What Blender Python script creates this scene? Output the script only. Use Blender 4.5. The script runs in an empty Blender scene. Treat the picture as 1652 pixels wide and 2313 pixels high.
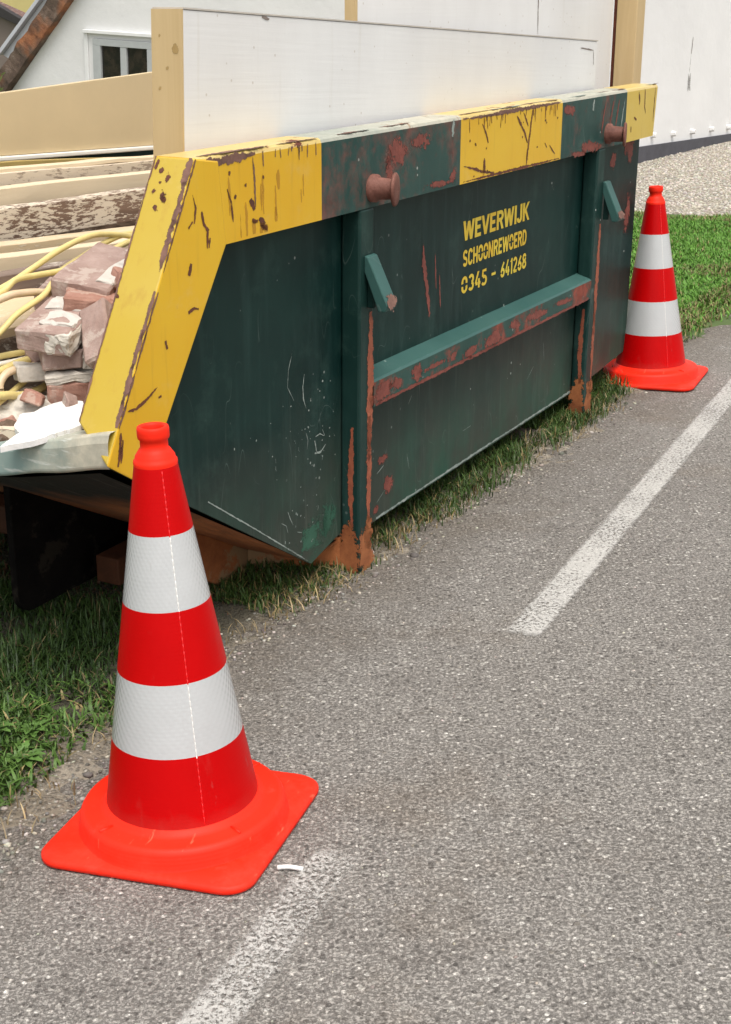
import bpy, bmesh, math, random
import numpy as np
from mathutils import Matrix, Vector, Euler, noise as mnoise

random.seed(7)
RNG = np.random.default_rng(11)
SC = bpy.context.scene
COL = SC.collection

# ------------------------------------------------------------------ camera
cam = bpy.data.cameras.new('camera')
cam.sensor_fit = 'VERTICAL'; cam.sensor_height = 24.0
cam.lens = 24.0 * 3254.4 / 2313.0
cam.clip_start = 0.05; cam.clip_end = 2000
camo = bpy.data.objects.new('camera', cam); COL.objects.link(camo)
_rt = Vector((0.99940979, -0.01094512, -0.03256184)); _up = Vector((0.03435214, 0.31842741, 0.94732461)); _fw = Vector((0, 0.94788406, -0.31861546))
camo.matrix_world = Matrix(((_rt.x, _up.x, -_fw.x, 0), (_rt.y, _up.y, -_fw.y, 0), (_rt.z, _up.z, -_fw.z, 1.3651), (0, 0, 0, 1)))
SC.camera = camo

# ------------------------------------------------------------------ light
SUN_VEC = Vector((0.13, -0.38, 0.95)).normalized()
world = bpy.data.worlds.new('World'); SC.world = world; world.use_nodes = True
wn = world.node_tree; wn.nodes.clear()
sky = wn.nodes.new('ShaderNodeTexSky'); sky.sky_type = 'NISHITA'; sky.sun_disc = False
sky.sun_elevation = math.asin(SUN_VEC.z); sky.sun_rotation = math.atan2(SUN_VEC.x, SUN_VEC.y)
sky.air_density = 1.0; sky.dust_density = 4.0; sky.ozone_density = 1.0
hs = wn.nodes.new('ShaderNodeHueSaturation'); hs.inputs['Saturation'].default_value = 0.10
bg = wn.nodes.new('ShaderNodeBackground'); bg.inputs['Strength'].default_value = 0.15
wo = wn.nodes.new('ShaderNodeOutputWorld')
wn.links.new(sky.outputs[0], hs.inputs['Color']); wn.links.new(hs.outputs[0], bg.inputs[0]); wn.links.new(bg.outputs[0], wo.inputs[0])
sl = bpy.data.lights.new('sun', 'SUN'); sl.energy = 1.3; sl.angle = math.radians(28); sl.color = (1.0, 0.91, 0.79)
so = bpy.data.objects.new('sun', sl); COL.objects.link(so)
so.rotation_euler = SUN_VEC.to_track_quat('Z', 'Y').to_euler(); so.location = (0, -4, 8)
SC.view_settings.view_transform = 'Standard'; SC.view_settings.look = 'None'
SC.view_settings.exposure = 0.65; SC.view_settings.gamma = 1.0
SC.render.film_transparent = False

# ------------------------------------------------------------------ frames
O = Vector((-0.02363719, 3.54532685, 0.0))
X_ = Vector((0.48375033, 0.87520605, 0.0)); Y_ = Vector((-0.87450597, 0.48336338, 0.03998933)); Z_ = Vector((0.03499891, -0.01934485, 0.99920011))
FS = Matrix(((X_.x, Y_.x, Z_.x, O.x), (X_.y, Y_.y, Z_.y, O.y), (X_.z, Y_.z, Z_.z, O.z), (0, 0, 0, 1)))      # skip: x along, y inwards, z up
YF = Vector((-0.87520605, 0.48375033, 0.0))
FG = Matrix(((X_.x, YF.x, 0, O.x), (X_.y, YF.y, 0, O.y), (0, 0, 1, 0), (0, 0, 0, 1)))                        # level twin of it for the ground
hd = Vector((0.54115488, 0.84092294, 0)); hg = Vector((-0.84092294, 0.54115488, 0)); hc = Vector((1.97252, 13.31101, 0))
FH = Matrix(((hd.x, hg.x, 0, hc.x), (hd.y, hg.y, 0, hc.y), (0, 0, 1, 0), (0, 0, 0, 1)))                      # house: x along its side wall, y along its gable

# ------------------------------------------------------------------ node helper
class G:
    def __init__(self, name):
        self.m = bpy.data.materials.new(name); self.m.use_nodes = True
        self.t = self.m.node_tree; self.b = self.t.nodes['Principled BSDF']; self.out = self.t.nodes['Material Output']
        self.tc = self.t.nodes.new('ShaderNodeTexCoord'); self.co = self.tc.outputs['Object']
    def n(self, k): return self.t.nodes.new(k)
    def put(self, s, v):
        if hasattr(v, 'is_output'): self.t.links.new(v, s)
        elif isinstance(v, (tuple, list)) and len(v) == 3 and s.type == 'RGBA': s.default_value = (*v, 1)
        else: s.default_value = v
    def scale(self, s, off=(0, 0, 0), rot=(0, 0, 0), co=None):
        m = self.n('ShaderNodeMapping'); self.t.links.new(co or self.co, m.inputs[0])
        m.inputs['Scale'].default_value = s if isinstance(s, tuple) else (s, s, s); m.inputs['Location'].default_value = off; m.inputs['Rotation'].default_value = rot
        return m.outputs[0]
    def noise(self, s=1.0, vec=None, detail=4, rough=0.55, dist=0.0, col=False):
        x = self.n('ShaderNodeTexNoise'); self.t.links.new(vec or self.co, x.inputs['Vector'])
        x.inputs['Scale'].default_value = s; x.inputs['Detail'].default_value = detail; x.inputs['Roughness'].default_value = rough; x.inputs['Distortion'].default_value = dist
        return x.outputs['Color' if col else 'Fac']
    def vor(self, s=1.0, vec=None, feature='F1', rnd=1.0, out='Distance'):
        x = self.n('ShaderNodeTexVoronoi'); x.feature = feature; self.t.links.new(vec or self.co, x.inputs['Vector'])
        x.inputs['Scale'].default_value = s; x.inputs['Randomness'].default_value = rnd
        return x.outputs[out]
    def math(self, op, a, b=0.0, clamp=False):
        x = self.n('ShaderNodeMath'); x.operation = op; x.use_clamp = clamp
        self.put(x.inputs[0], a); self.put(x.inputs[1], b); return x.outputs[0]
    def step(self, v, lo, hi):
        x = self.n('ShaderNodeMapRange'); x.clamp = True; self.put(x.inputs['Value'], v)
        x.inputs['From Min'].default_value = lo; x.inputs['From Max'].default_value = hi
        return x.outputs[0]
    def ramp(self, f, stops):
        x = self.n('ShaderNodeValToRGB'); self.t.links.new(f, x.inputs[0]); e = x.color_ramp.elements
        while len(e) < len(stops): e.new(0.5)
        for k, (p, c) in enumerate(stops):
            e[k].position = p; e[k].color = (*c, 1) if not isinstance(c, float) else (c, c, c, 1)
        return x.outputs[0]
    def mix(self, f, a, b, mode='MIX'):
        x = self.n('ShaderNodeMix'); x.data_type = 'RGBA'; x.blend_type = mode
        self.put(x.inputs['Factor'], f); self.put(x.inputs['A'] if False else x.inputs[6], a); self.put(x.inputs[7], b)
        return x.outputs[2]
    def sep(self, co=None):
        x = self.n('ShaderNodeSeparateXYZ'); self.t.links.new(co or self.co, x.inputs[0]); return x.outputs
    def bump(self, h, strength=0.3, dist=0.01, nrm=None):
        x = self.n('ShaderNodeBump'); self.put(x.inputs['Height'], h); x.inputs['Strength'].default_value = strength; x.inputs['Distance'].default_value = dist
        if nrm is not None: self.t.links.new(nrm, x.inputs['Normal'])
        return x.outputs[0]
    def done(self, col, rough=0.5, bump=None, **kw):
        self.put(self.b.inputs['Base Color'], col); self.put(self.b.inputs['Roughness'], rough)
        if bump is not None: self.t.links.new(bump, self.b.inputs['Normal'])
        for k, v in kw.items(): self.put(self.b.inputs[k.replace('_', ' ')], v)
        return self.m

def flat(name, col, rough=0.6, var=0.15, s=12.0, bs=0.15, **kw):
    g = G(name); f = g.noise(s, detail=6, rough=0.65)
    lo = tuple(c * (1 - var) for c in col); hi = tuple(min(1, c * (1 + var)) for c in col)
    return g.done(g.ramp(f, [(0.3, lo), (0.7, hi)]), rough, g.bump(f, bs, 0.004), **kw)

def green_paint(name, dark=(0.0085, 0.030, 0.028), light=(0.020, 0.058, 0.052), rust=0.66, scuff=0.5, rustcol=(0.20, 0.055, 0.033), grime=None, soft=0.035):
    g = G(name)
    big = g.noise(2.3, detail=5, rough=0.6)
    c = g.ramp(big, [(0.32, dark), (0.7, light)])
    st = g.noise(1.0, g.scale((22, 22, 2.2)), detail=5, rough=0.6)                       # vertical runs
    c = g.mix(g.math('MULTIPLY', g.step(st, 0.5, 0.75), 0.35 * scuff), c, (0.055, 0.11, 0.10))
    sc_ = g.noise(7, g.scale((1, 1, 1), rot=(0.3, 0.9, 0.2)), detail=8, rough=0.72)
    c = g.mix(g.math('MULTIPLY', g.step(sc_, 0.54, 0.72), 0.45 * scuff), c, (0.060, 0.115, 0.095))
    if grime:                                                                             # dried mud splashed along the foot of the plate
        z = g.sep()[2]; zz = g.math('ADD', z, g.math('MULTIPLY', g.math('SUBTRACT', g.noise(5, detail=6), 0.5), 0.35))
        c = g.mix(g.math('MULTIPLY', g.step(zz, grime, 0.0), 0.62), c, g.mix(g.noise(3, detail=4), (0.045, 0.062, 0.050), (0.125, 0.115, 0.088)))
        rub = g.math('MULTIPLY', g.step(z, 0.40, 0.08), g.step(g.noise(4.5, g.scale((1, 1, 0.6), off=(7, 0, 3)), detail=7, rough=0.7), 0.44, 0.62))
        c = g.mix(g.math('MULTIPLY', rub, 0.75), c, (0.022, 0.088, 0.060))
        c = g.mix(g.math('MULTIPLY', g.step(g.noise(1, g.scale((55, 55, 3.5), off=(1, 2, 0)), detail=5, rough=0.7), 0.55, 0.72), g.math('MULTIPLY', g.step(z, 0.62, 0.15), 0.4)), c, (0.12, 0.15, 0.125))
    for k, (s1, rot, th) in enumerate(((9, (0.2, 0.7, 0.1), 0.0035), (14, (0.1, -0.9, 0.4), 0.003))):   # hairline scratches
        nn = g.noise(1.0, g.scale((s1, s1, s1 * 0.3), off=(k * 3.1, 1, 2), rot=rot), detail=1, rough=0.4)
        ln = g.step(g.math('ABSOLUTE', g.math('SUBTRACT', nn, 0.5)), th, 0.0)
        mk = g.step(g.noise(4.3, g.scale(1, off=(5 * k, 0, 3)), detail=2), 0.56, 0.64)
        c = g.mix(g.math('MULTIPLY', g.math('MULTIPLY', ln, mk), 0.5), c, (0.16, 0.21, 0.19))
    sp = g.vor(38, out='Distance'); cl = g.sep(g.vor(38, out='Color'))[0]
    spm = g.math('MULTIPLY', g.step(sp, 0.17, 0.12), g.step(cl, 0.90, 0.92))
    spm = g.math('MULTIPLY', spm, g.step(g.noise(2.0, detail=2), 0.42, 0.58))
    c = g.mix(g.math('MULTIPLY', spm, 0.8), c, (0.42, 0.46, 0.43))
    rn = g.math('ADD', g.math('MULTIPLY', g.noise(4.0, g.scale((1, 1, 0.55)), detail=3), 0.6), g.math('MULTIPLY', g.noise(22, detail=5, rough=0.7), 0.4))
    rm = g.step(rn, rust, rust + soft)
    rc = g.ramp(g.noise(30, detail=4), [(0.3, tuple(x * 0.6 for x in rustcol)), (0.7, tuple(x * 1.35 for x in rustcol))])
    c = g.mix(g.math('MULTIPLY', rm, 0.9), c, rc)
    bh = g.math('SUBTRACT', g.math('MULTIPLY', g.noise(3.0, detail=3), 1.0), g.math('MULTIPLY', rm, 0.12))
    rough = g.math('ADD', 0.40, g.math('ADD', g.math('MULTIPLY', rm, 0.35), g.math('MULTIPLY', sc_, 0.12)))
    return g.done(c, rough, g.bump(bh, 0.35, 0.012), Specular_IOR_Level=0.2)

def yellow_paint(name, base=(0.63, 0.375, 0.010), pale=(0.72, 0.50, 0.06), rust=0.68, dusty=0.0):
    g = G(name)
    c = g.ramp(g.noise(2.6, detail=5), [(0.3, base), (0.75, pale)])
    st = g.noise(1.0, g.scale((40, 40, 3)), detail=5, rough=0.65)
    c = g.mix(g.math('MULTIPLY', g.step(st, 0.56, 0.75), 0.35), c, (0.36, 0.19, 0.03))
    c = g.mix(g.math('MULTIPLY', g.step(g.noise(9, detail=8, rough=0.75), 0.56, 0.8), 0.35 + dusty), c, (0.66, 0.52, 0.26))
    rn = g.math('ADD', g.math('MULTIPLY', g.noise(9, detail=2), 0.55), g.math('MULTIPLY', g.noise(42, detail=5, rough=0.7), 0.45))
    rm = g.step(rn, rust, rust + 0.02)
    c = g.mix(rm, c, (0.13, 0.035, 0.018))
    fr = g.step(rn, rust - 0.035, rust)
    c = g.mix(g.math('MULTIPLY', g.math('SUBTRACT', fr, rm), 0.35), c, (0.42, 0.17, 0.03))
    return g.done(c, g.math('ADD', 0.34, g.math('MULTIPLY', rm, 0.45)), g.bump(g.math('SUBTRACT', g.noise(3, detail=3), g.math('MULTIPLY', rm, 0.25)), 0.25, 0.008), Specular_IOR_Level=0.45)

def rusty(name, a=(0.17, 0.055, 0.022), b=(0.36, 0.13, 0.05), s=9.0, rough=0.75, extra=None):
    g = G(name); f = g.noise(s, detail=8, rough=0.7)
    c = g.ramp(f, [(0.28, a), (0.72, b)])
    if extra: c = g.mix(g.step(g.noise(s * 0.7, g.scale(1, off=(4, 2, 1)), detail=6, rough=0.7), 0.56, 0.6), c, extra)
    return g.done(c, rough, g.bump(g.noise(s * 4, detail=6, rough=0.7), 0.5, 0.006), Specular_IOR_Level=0.25 if max(a) > 0.01 else 0.05)

def wood(name, a, b, s=1.0, peel=None, peel_amt=0.5, rough=0.7, axis=0):
    g = G(name); k = [26, 26, 26]; k[axis] = 1.6
    f = g.noise(s, g.scale(tuple(k)), detail=6, rough=0.6, dist=0.6)
    c = g.ramp(f, [(0.25, a), (0.75, b)])
    h = f
    if peel:
        k2 = [130, 130, 130]; k2[axis] = 26
        pn = g.math('ADD', g.math('MULTIPLY', g.noise(1, g.scale(tuple(k2)), detail=5, rough=0.7), 0.6), g.math('MULTIPLY', g.noise(5, detail=3), 0.4))
        pm = g.step(pn, peel_amt, peel_amt + 0.03)
        c = g.mix(pm, peel, c); h = g.math('SUBTRACT', f, g.math('MULTIPLY', pm, 0.8))
    return g.done(c, rough, g.bump(h, 0.35, 0.003))

M = {}
M['green'] = green_paint('green_side_paint', (0.0022, 0.0155, 0.0140), (0.0060, 0.031, 0.0265), rust=0.70, scuff=0.55, grime=0.50)
M['green_rim'] = green_paint('green_rim_paint', (0.011, 0.046, 0.042), (0.034, 0.072, 0.062), rust=0.50, scuff=1.2, rustcol=(0.165, 0.070, 0.056), soft=0.13)
M['green_post'] = green_paint('green_post_paint', (0.005, 0.024, 0.021), (0.016, 0.046, 0.039), rust=0.62, scuff=0.9, rustcol=(0.27, 0.065, 0.028))
M['green_beam'] = green_paint('green_beam_paint', (0.014, 0.055, 0.046), (0.034, 0.082, 0.070), rust=0.50, soft=0.08, scuff=1.0, rustcol=(0.25, 0.062, 0.042))
M['teal'] = green_paint('teal_paint', (0.028, 0.084, 0.076), (0.054, 0.125, 0.112), rust=0.62, scuff=0.6, rustcol=(0.26, 0.09, 0.06))
M['lip'] = green_paint('scraped_lip_paint', (0.075, 0.190, 0.185), (0.42, 0.45, 0.41), rust=0.58, scuff=1.0, rustcol=(0.42, 0.35, 0.26), soft=0.06)
_m = M['lip']; _g = _m.node_tree; _b = _g.nodes['Principled BSDF']; _src = _b.inputs['Base Color'].links[0].from_socket
_h = G.__new__(G); _h.m, _h.t, _h.b = _m, _g, _b; _h.co = [n for n in _g.nodes if n.type == 'TEX_COORD'][0].outputs['Object']
_k = _h.step(_h.math('ADD', _h.sep()[1], _h.math('MULTIPLY', _h.math('SUBTRACT', _h.noise(14, detail=6, rough=0.7), 0.5), 0.30)), 0.24, 0.06)
_c = _h.mix(_h.math('MULTIPLY', _k, 0.85), _src, _h.ramp(_h.noise(22, detail=6, rough=0.7), [(0.3, (0.36, 0.33, 0.27)), (0.7, (0.62, 0.56, 0.44))]))
_w = _h.step(_h.noise(1, _h.scale((60, 9, 60), rot=(0.5, 0, 0)), detail=4, rough=0.6), 0.58, 0.64)
_g.links.new(_h.mix(_h.math('MULTIPLY', _w, 0.6), _c, (0.60, 0.62, 0.58)), _b.inputs['Base Color'])
M['top_dust'] = green_paint('dusty_rim_top', (0.30, 0.33, 0.29), (0.50, 0.47, 0.38), rust=0.60, scuff=0.8, rustcol=(0.30, 0.17, 0.10))
M['yellow'] = yellow_paint('yellow_paint', (0.66, 0.36, 0.008), (0.70, 0.45, 0.025))
M['yellow_end'] = yellow_paint('yellow_end_paint', (0.47, 0.325, 0.026), (0.52, 0.385, 0.075), rust=0.675)
M['yellow_top'] = yellow_paint('yellow_dusty_top', (0.58, 0.42, 0.11), (0.60, 0.48, 0.22), rust=0.60, dusty=0.35)
M['yellow_pale'] = yellow_paint('yellow_pale_paint', (0.60, 0.42, 0.055), (0.66, 0.50, 0.14), rust=0.72)
M['mauve'] = rusty('mauve_rust', (0.155, 0.07, 0.052), (0.30, 0.155, 0.115), 22)
M['chip'] = rusty('dark_rust_chip', (0.060, 0.016, 0.010), (0.15, 0.042, 0.022), 25)
M['redlead'] = rusty('red_primer_scratch', (0.11, 0.026, 0.020), (0.23, 0.055, 0.040), 30)
M['pale_scratch'] = flat('pale_scratch', (0.22, 0.27, 0.25), 0.5)
M['rust'] = rusty('orange_rust', (0.15, 0.042, 0.014), (0.42, 0.15, 0.050), 8, extra=(0.26, 0.16, 0.08))
M['rust_under'] = rusty('dark_under_rust', (0.020, 0.009, 0.005), (0.12, 0.042, 0.016), 5)  # rust dimmed in colour for the shade under the skip
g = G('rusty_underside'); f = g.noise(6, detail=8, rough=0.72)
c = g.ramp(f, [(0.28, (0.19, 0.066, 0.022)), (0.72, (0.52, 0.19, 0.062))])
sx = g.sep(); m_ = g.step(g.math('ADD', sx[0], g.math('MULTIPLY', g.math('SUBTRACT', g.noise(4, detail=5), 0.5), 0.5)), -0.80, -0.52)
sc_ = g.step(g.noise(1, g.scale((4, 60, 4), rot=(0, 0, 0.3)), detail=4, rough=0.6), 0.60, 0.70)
c = g.mix(m_, g.mix(g.math('MULTIPLY', sc_, 0.5), (0.010, 0.010, 0.009), (0.09, 0.085, 0.075)), c)  # scraped plate blackened toward the lip, its deeper shade put into the colour
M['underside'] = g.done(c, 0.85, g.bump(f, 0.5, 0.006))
M['pin'] = rusty('pin_rust', (0.10, 0.038, 0.028), (0.24, 0.105, 0.078), 18, 0.6)
M['dark_steel'] = rusty('dark_grimy_steel', (0.003, 0.003, 0.003), (0.0095, 0.008, 0.007), 14, 0.8, extra=(0.020, 0.017, 0.013))
M['letter'] = None
g = G('worn_yellow_lettering'); wv = g.noise(60, detail=5, rough=0.7)
M['letter'] = g.done(g.mix(g.step(wv, 0.74, 0.78), g.ramp(g.noise(9, detail=3), [(0.3, (0.62, 0.40, 0.02)), (0.7, (0.66, 0.53, 0.05))]), (0.03, 0.06, 0.05)), 0.5)

def decal(name, a, b, s=30.0, rough=0.7, thr=0.42, stretch=(1, 1, 1), amt=1.0):
    """paint damage whose outline comes from noise: the ribbon or blot carries 'fade' 1 in its middle and 0 at its rim"""
    g = G(name); at = g.n('ShaderNodeAttribute'); at.attribute_name = 'fade'
    f = g.noise(s, detail=5, rough=0.7)
    g.done(g.ramp(f, [(0.3, a), (0.7, b)]), rough, g.bump(g.noise(s * 3, detail=4), 0.4, 0.003))
    nn = g.math('ADD', g.math('MULTIPLY', g.noise(1.0, g.scale(tuple(85 * k for k in stretch)), detail=4, rough=0.7), 0.9), g.math('MULTIPLY', g.noise(1.0, g.scale(tuple(28 * k for k in stretch)), detail=3), 0.9))
    v = g.math('ADD', at.outputs['Fac'], g.math('MULTIPLY', g.math('SUBTRACT', nn, 0.9), 1.5))
    k = g.math('MULTIPLY', g.step(v, thr - 0.05, thr + 0.05), amt)
    tr = g.n('ShaderNodeBsdfTransparent'); ms = g.n('ShaderNodeMixShader')
    g.t.links.new(k, ms.inputs[0]); g.t.links.new(tr.outputs[0], ms.inputs[1]); g.t.links.new(g.b.outputs[0], ms.inputs[2]); g.t.links.new(ms.outputs[0], g.out.inputs[0])
    return g.m
M['mauve_d'] = decal('mauve_rust_chips', (0.085, 0.040, 0.030), (0.22, 0.112, 0.082), 28, thr=0.42)
M['chip_d'] = decal('dark_rust_chips', (0.055, 0.016, 0.010), (0.17, 0.050, 0.022), 25, thr=0.46)
M['redlead_d'] = decal('red_primer_chips', (0.12, 0.030, 0.022), (0.25, 0.065, 0.045), 30)
M['pale_d'] = decal('pale_scuffs', (0.16, 0.21, 0.19), (0.34, 0.38, 0.35), 30, thr=0.46)
M['rust_d'] = decal('orange_rust_patches', (0.17, 0.045, 0.014), (0.42, 0.15, 0.050), 12, thr=0.25)
M['orange_d'] = decal('orange_primer', (0.20, 0.050, 0.026), (0.36, 0.105, 0.050), 30, thr=0.25)
M['bleed_d'] = decal('rust_bleed_runs', (0.30, 0.12, 0.02), (0.44, 0.20, 0.03), 14, thr=0.55, stretch=(1, 1, 0.25), amt=0.36)
M['rub_d'] = decal('rubbed_bright_green', (0.018, 0.085, 0.050), (0.045, 0.140, 0.090), 14, thr=0.6, amt=0.8)
M['mud_d'] = decal('dried_mud', (0.13, 0.125, 0.09), (0.24, 0.22, 0.16), 12, thr=0.5, amt=0.7)

M['crack'] = decal('dark_crack', (0.14, 0.11, 0.10), (0.26, 0.22, 0.19), 30, thr=0.3)
M['spot_d'] = decal('brown_spots', (0.34, 0.22, 0.08), (0.42, 0.29, 0.12), 30, thr=0.3)
# cones
def cone_mat(name, col, rough, fine=0.10, sheen=0.5, var=0.06):
    g = G(name)
    z = g.sep()[2]
    rib = g.math('SINE', g.math('MULTIPLY', z, 900.0))
    dirt = g.noise(7, detail=6, rough=0.65)
    c = g.ramp(dirt, [(0.3, tuple(x * (1 - var) for x in col)), (0.7, tuple(min(1, x * (1 + var)) for x in col))])
    smear = g.step(g.noise(1, g.scale((18, 18, 4)), detail=6, rough=0.7), 0.60, 0.8)
    c = g.mix(g.math('MULTIPLY', smear, 0.10), c, (0.30, 0.22, 0.18))
    if name.startswith('orange'):
        low = g.step(g.math('ADD', z, g.math('MULTIPLY', g.noise(12, detail=6, rough=0.7), 0.06)), 0.085, 0.02)
        gr = g.math('MULTIPLY', low, g.step(g.noise(16, detail=8, rough=0.75), 0.46, 0.70))
        c = g.mix(g.math('MULTIPLY', gr, 0.40), c, (0.20, 0.085, 0.055))
        sc_ = g.step(g.noise(1, g.scale((14, 70, 14), rot=(0, 0, 0.6)), detail=4, rough=0.6), 0.66, 0.72)
        c = g.mix(g.math('MULTIPLY', sc_, 0.35), c, (0.80, 0.22, 0.12))
    else:
        sc_ = g.step(g.noise(1, g.scale((30, 30, 7), rot=(0.2, 0.1, 0)), detail=5, rough=0.65), 0.66, 0.72)
        c = g.mix(g.math('MULTIPLY', sc_, 0.22), c, (0.28, 0.25, 0.23))
        low = g.step(g.math('ADD', z, g.math('MULTIPLY', g.noise(20, detail=6), 0.05)), 0.115, 0.075); c = g.mix(g.math('MULTIPLY', low, 0.22), c, (0.16, 0.10, 0.08))
    h = g.math('ADD', g.math('MULTIPLY', rib, 0.5), g.math('MULTIPLY', g.noise(160, detail=2), 1.0))
    if 'white' in name and 'seam' not in name:           # little retro-reflecting cells, each tilted its own way
        sxy = g.sep(); ang = g.math('ARCTAN2', sxy[1], sxy[0])
        row = g.math('MULTIPLY', z, 62.0); cell = g.math('MULTIPLY', g.math('SINE', g.math('MULTIPLY', ang, 44.0)), g.math('SINE', g.math('MULTIPLY', row, 6.2832)))
        nm = g.n('ShaderNodeBump'); g.put(nm.inputs['Height'], cell); nm.inputs['Strength'].default_value = 0.6; nm.inputs['Distance'].default_value = 0.0012
        g.b.inputs['Coat Weight'].default_value = 1.0; g.b.inputs['Coat Roughness'].default_value = 0.06; g.t.links.new(nm.outputs[0], g.b.inputs['Coat Normal'])
    return g.done(c, g.math('ADD', rough, g.math('MULTIPLY', dirt, 0.12)), g.bump(h, fine, 0.002), Specular_IOR_Level=sheen)
M['cone_red'] = cone_mat('red_reflective_sleeve', (0.48, 0.0006, 0.0014), 0.34, 0.035, sheen=0.12)
M['cone_white'] = cone_mat('white_reflective_sleeve', (0.475, 0.485, 0.49), 0.30, 0.035, var=0.05)
M['seam_red'] = cone_mat('glossy_red_seam', (0.70, 0.004, 0.006), 0.08, 0.02, sheen=0.9); M['seam_white'] = cone_mat('glossy_white_seam', (0.74, 0.73, 0.70), 0.08, 0.02, sheen=0.9)
M['cone_plastic'] = cone_mat('orange_red_plastic', (0.86, 0.020, 0.004), 0.5, 0.05, 0.25, 0.10)

# ------------------------------------------------------------------ mesh helpers
def new_bm(): return bmesh.new()
def finish(name, bm, mats, parent=None, mat=None, smooth=False, bevel=0.0, seg=2, recalc=True):
    if recalc: bmesh.ops.recalc_face_normals(bm, faces=bm.faces[:])
    me = bpy.data.meshes.new(name); bm.to_mesh(me); bm.free()
    for k in (mats if isinstance(mats, (list, tuple)) else [mats]): me.materials.append(M[k] if isinstance(k, str) else k)
    if smooth:
        for p in me.polygons: p.use_smooth = True
    o = bpy.data.objects.new(name, me); COL.objects.link(o)
    if parent is not None: o.parent = parent
    if mat is not None:
        if parent is not None: o.matrix_local = mat
        else: o.matrix_world = mat
    if bevel:
        b = o.modifiers.new('bevel', 'BEVEL'); b.width = bevel; b.segments = seg; b.limit_method = 'ANGLE'; b.angle_limit = math.radians(40)
    return o
def tag(o, label, cat, group=None, kind=None):
    if label: o['label'] = label
    if cat: o['category'] = cat
    if group: o['group'] = group
    if kind: o['kind'] = kind
    return o
def thing(name, label, cat, mat=Matrix(), group=None):
    o = bpy.data.objects.new(name, None); COL.objects.link(o); o.matrix_world = mat; o.empty_display_size = 0.2
    return tag(o, label, cat, group)
def box(bm, x0, x1, y0, y1, z0, z1, mi=0, T=None):
    vs = [bm.verts.new((x, y, z)) for x in (x0, x1) for y in (y0, y1) for z in (z0, z1)]
    if T is not None:
        for v in vs: v.co = T @ v.co
    out = []
    for q in ((0, 1, 3, 2), (4, 6, 7, 5), (0, 4, 5, 1), (2, 3, 7, 6), (0, 2, 6, 4), (1, 5, 7, 3)):
        f = bm.faces.new([vs[i] for i in q]); f.material_index = mi; out.append(f)
    return out                                  # -x, +x, -y, +y, -z, +z
def prism_xz(bm, pts, y0, y1, mi=0, back=True):
    a = [bm.verts.new((p[0], y0, p[1])) for p in pts]; b = [bm.verts.new((p[0], y1, p[1])) for p in pts]
    fs = [bm.faces.new(a), bm.faces.new(b[::-1])]
    for i in range(len(pts)):
        j = (i + 1) % len(pts); fs.append(bm.faces.new((a[j], a[i], b[i], b[j])))
    for f in fs: f.material_index = mi
    return fs                                   # front, back, sides i->i+1
def lathe(bm, prof, n=64, mi=0, cap0=False, cap1=False):
    rings = []
    for r, z in prof:
        rings.append([bm.verts.new((r * math.cos(2 * math.pi * k / n), r * math.sin(2 * math.pi * k / n), z)) for k in range(n)])
    for A, B in zip(rings, rings[1:]):
        for k in range(n):
            f = bm.faces.new((A[k], A[(k + 1) % n], B[(k + 1) % n], B[k])); f.material_index = mi; f.smooth = True
    if cap0: bm.faces.new(rings[0][::-1])
    if cap1: bm.faces.new(rings[-1])
def fade_layer(bm): return bm.verts.layers.float.get('fade') or bm.verts.layers.float.new('fade')
def streak(bm, pts, w, mi, toP, jit=0.2, taper=True, step=0.010):
    """ribbon of chipped paint on a face; toP maps (a,b) on the face to 3-D"""
    lay = fade_layer(bm); w = w * 1.7
    P = [Vector(p) for p in pts]; dense = []
    for a, b in zip(P, P[1:]):
        n = max(1, int((b - a).length / step)); dense += [a.lerp(b, k / n) for k in range(n)]
    dense.append(P[-1]); L = len(dense); prev = None
    for k, p in enumerate(dense):
        t = (dense[min(k + 1, L - 1)] - dense[max(k - 1, 0)]); t = t.normalized() if t.length else Vector((1, 0))
        nn = Vector((-t.y, t.x)); e = math.sin(math.pi * (k + 0.6) / (L + 0.2)) if taper else 1.0
        ww = w * (0.4 + 0.6 * e); o = ww * random.uniform(-jit, jit) * 0.4
        cur = [bm.verts.new(toP(*(p + nn * (o + q * ww * 0.5)))) for q in (-1, 0, 1)]
        for v, f in zip(cur, (0, 1, 0)): v[lay] = f * (0.55 + 0.45 * min(1, 2 * e))
        if prev:
            for q in (0, 1): bm.faces.new((prev[q], prev[q + 1], cur[q + 1], cur[q])).material_index = mi
        prev = cur
def blot(bm, c, rx, rz, mi, toP, n=16, jit=0.12, top=1.0):
    lay = fade_layer(bm); c = Vector(c); ph = random.uniform(0, 6); rx *= 1.5; rz *= 1.5; rim = []
    for k in range(n):
        a = 2 * math.pi * k / n; q = 1 + 0.15 * math.sin(2 * a + ph) + random.uniform(-jit, jit)
        rim.append(bm.verts.new(toP(c.x + rx * q * math.cos(a), c.y + rz * q * math.sin(a))))
    m = bm.verts.new(toP(c.x, c.y)); m[lay] = top
    for k in range(n): bm.faces.new((m, rim[k], rim[(k + 1) % n])).material_index = mi
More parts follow.
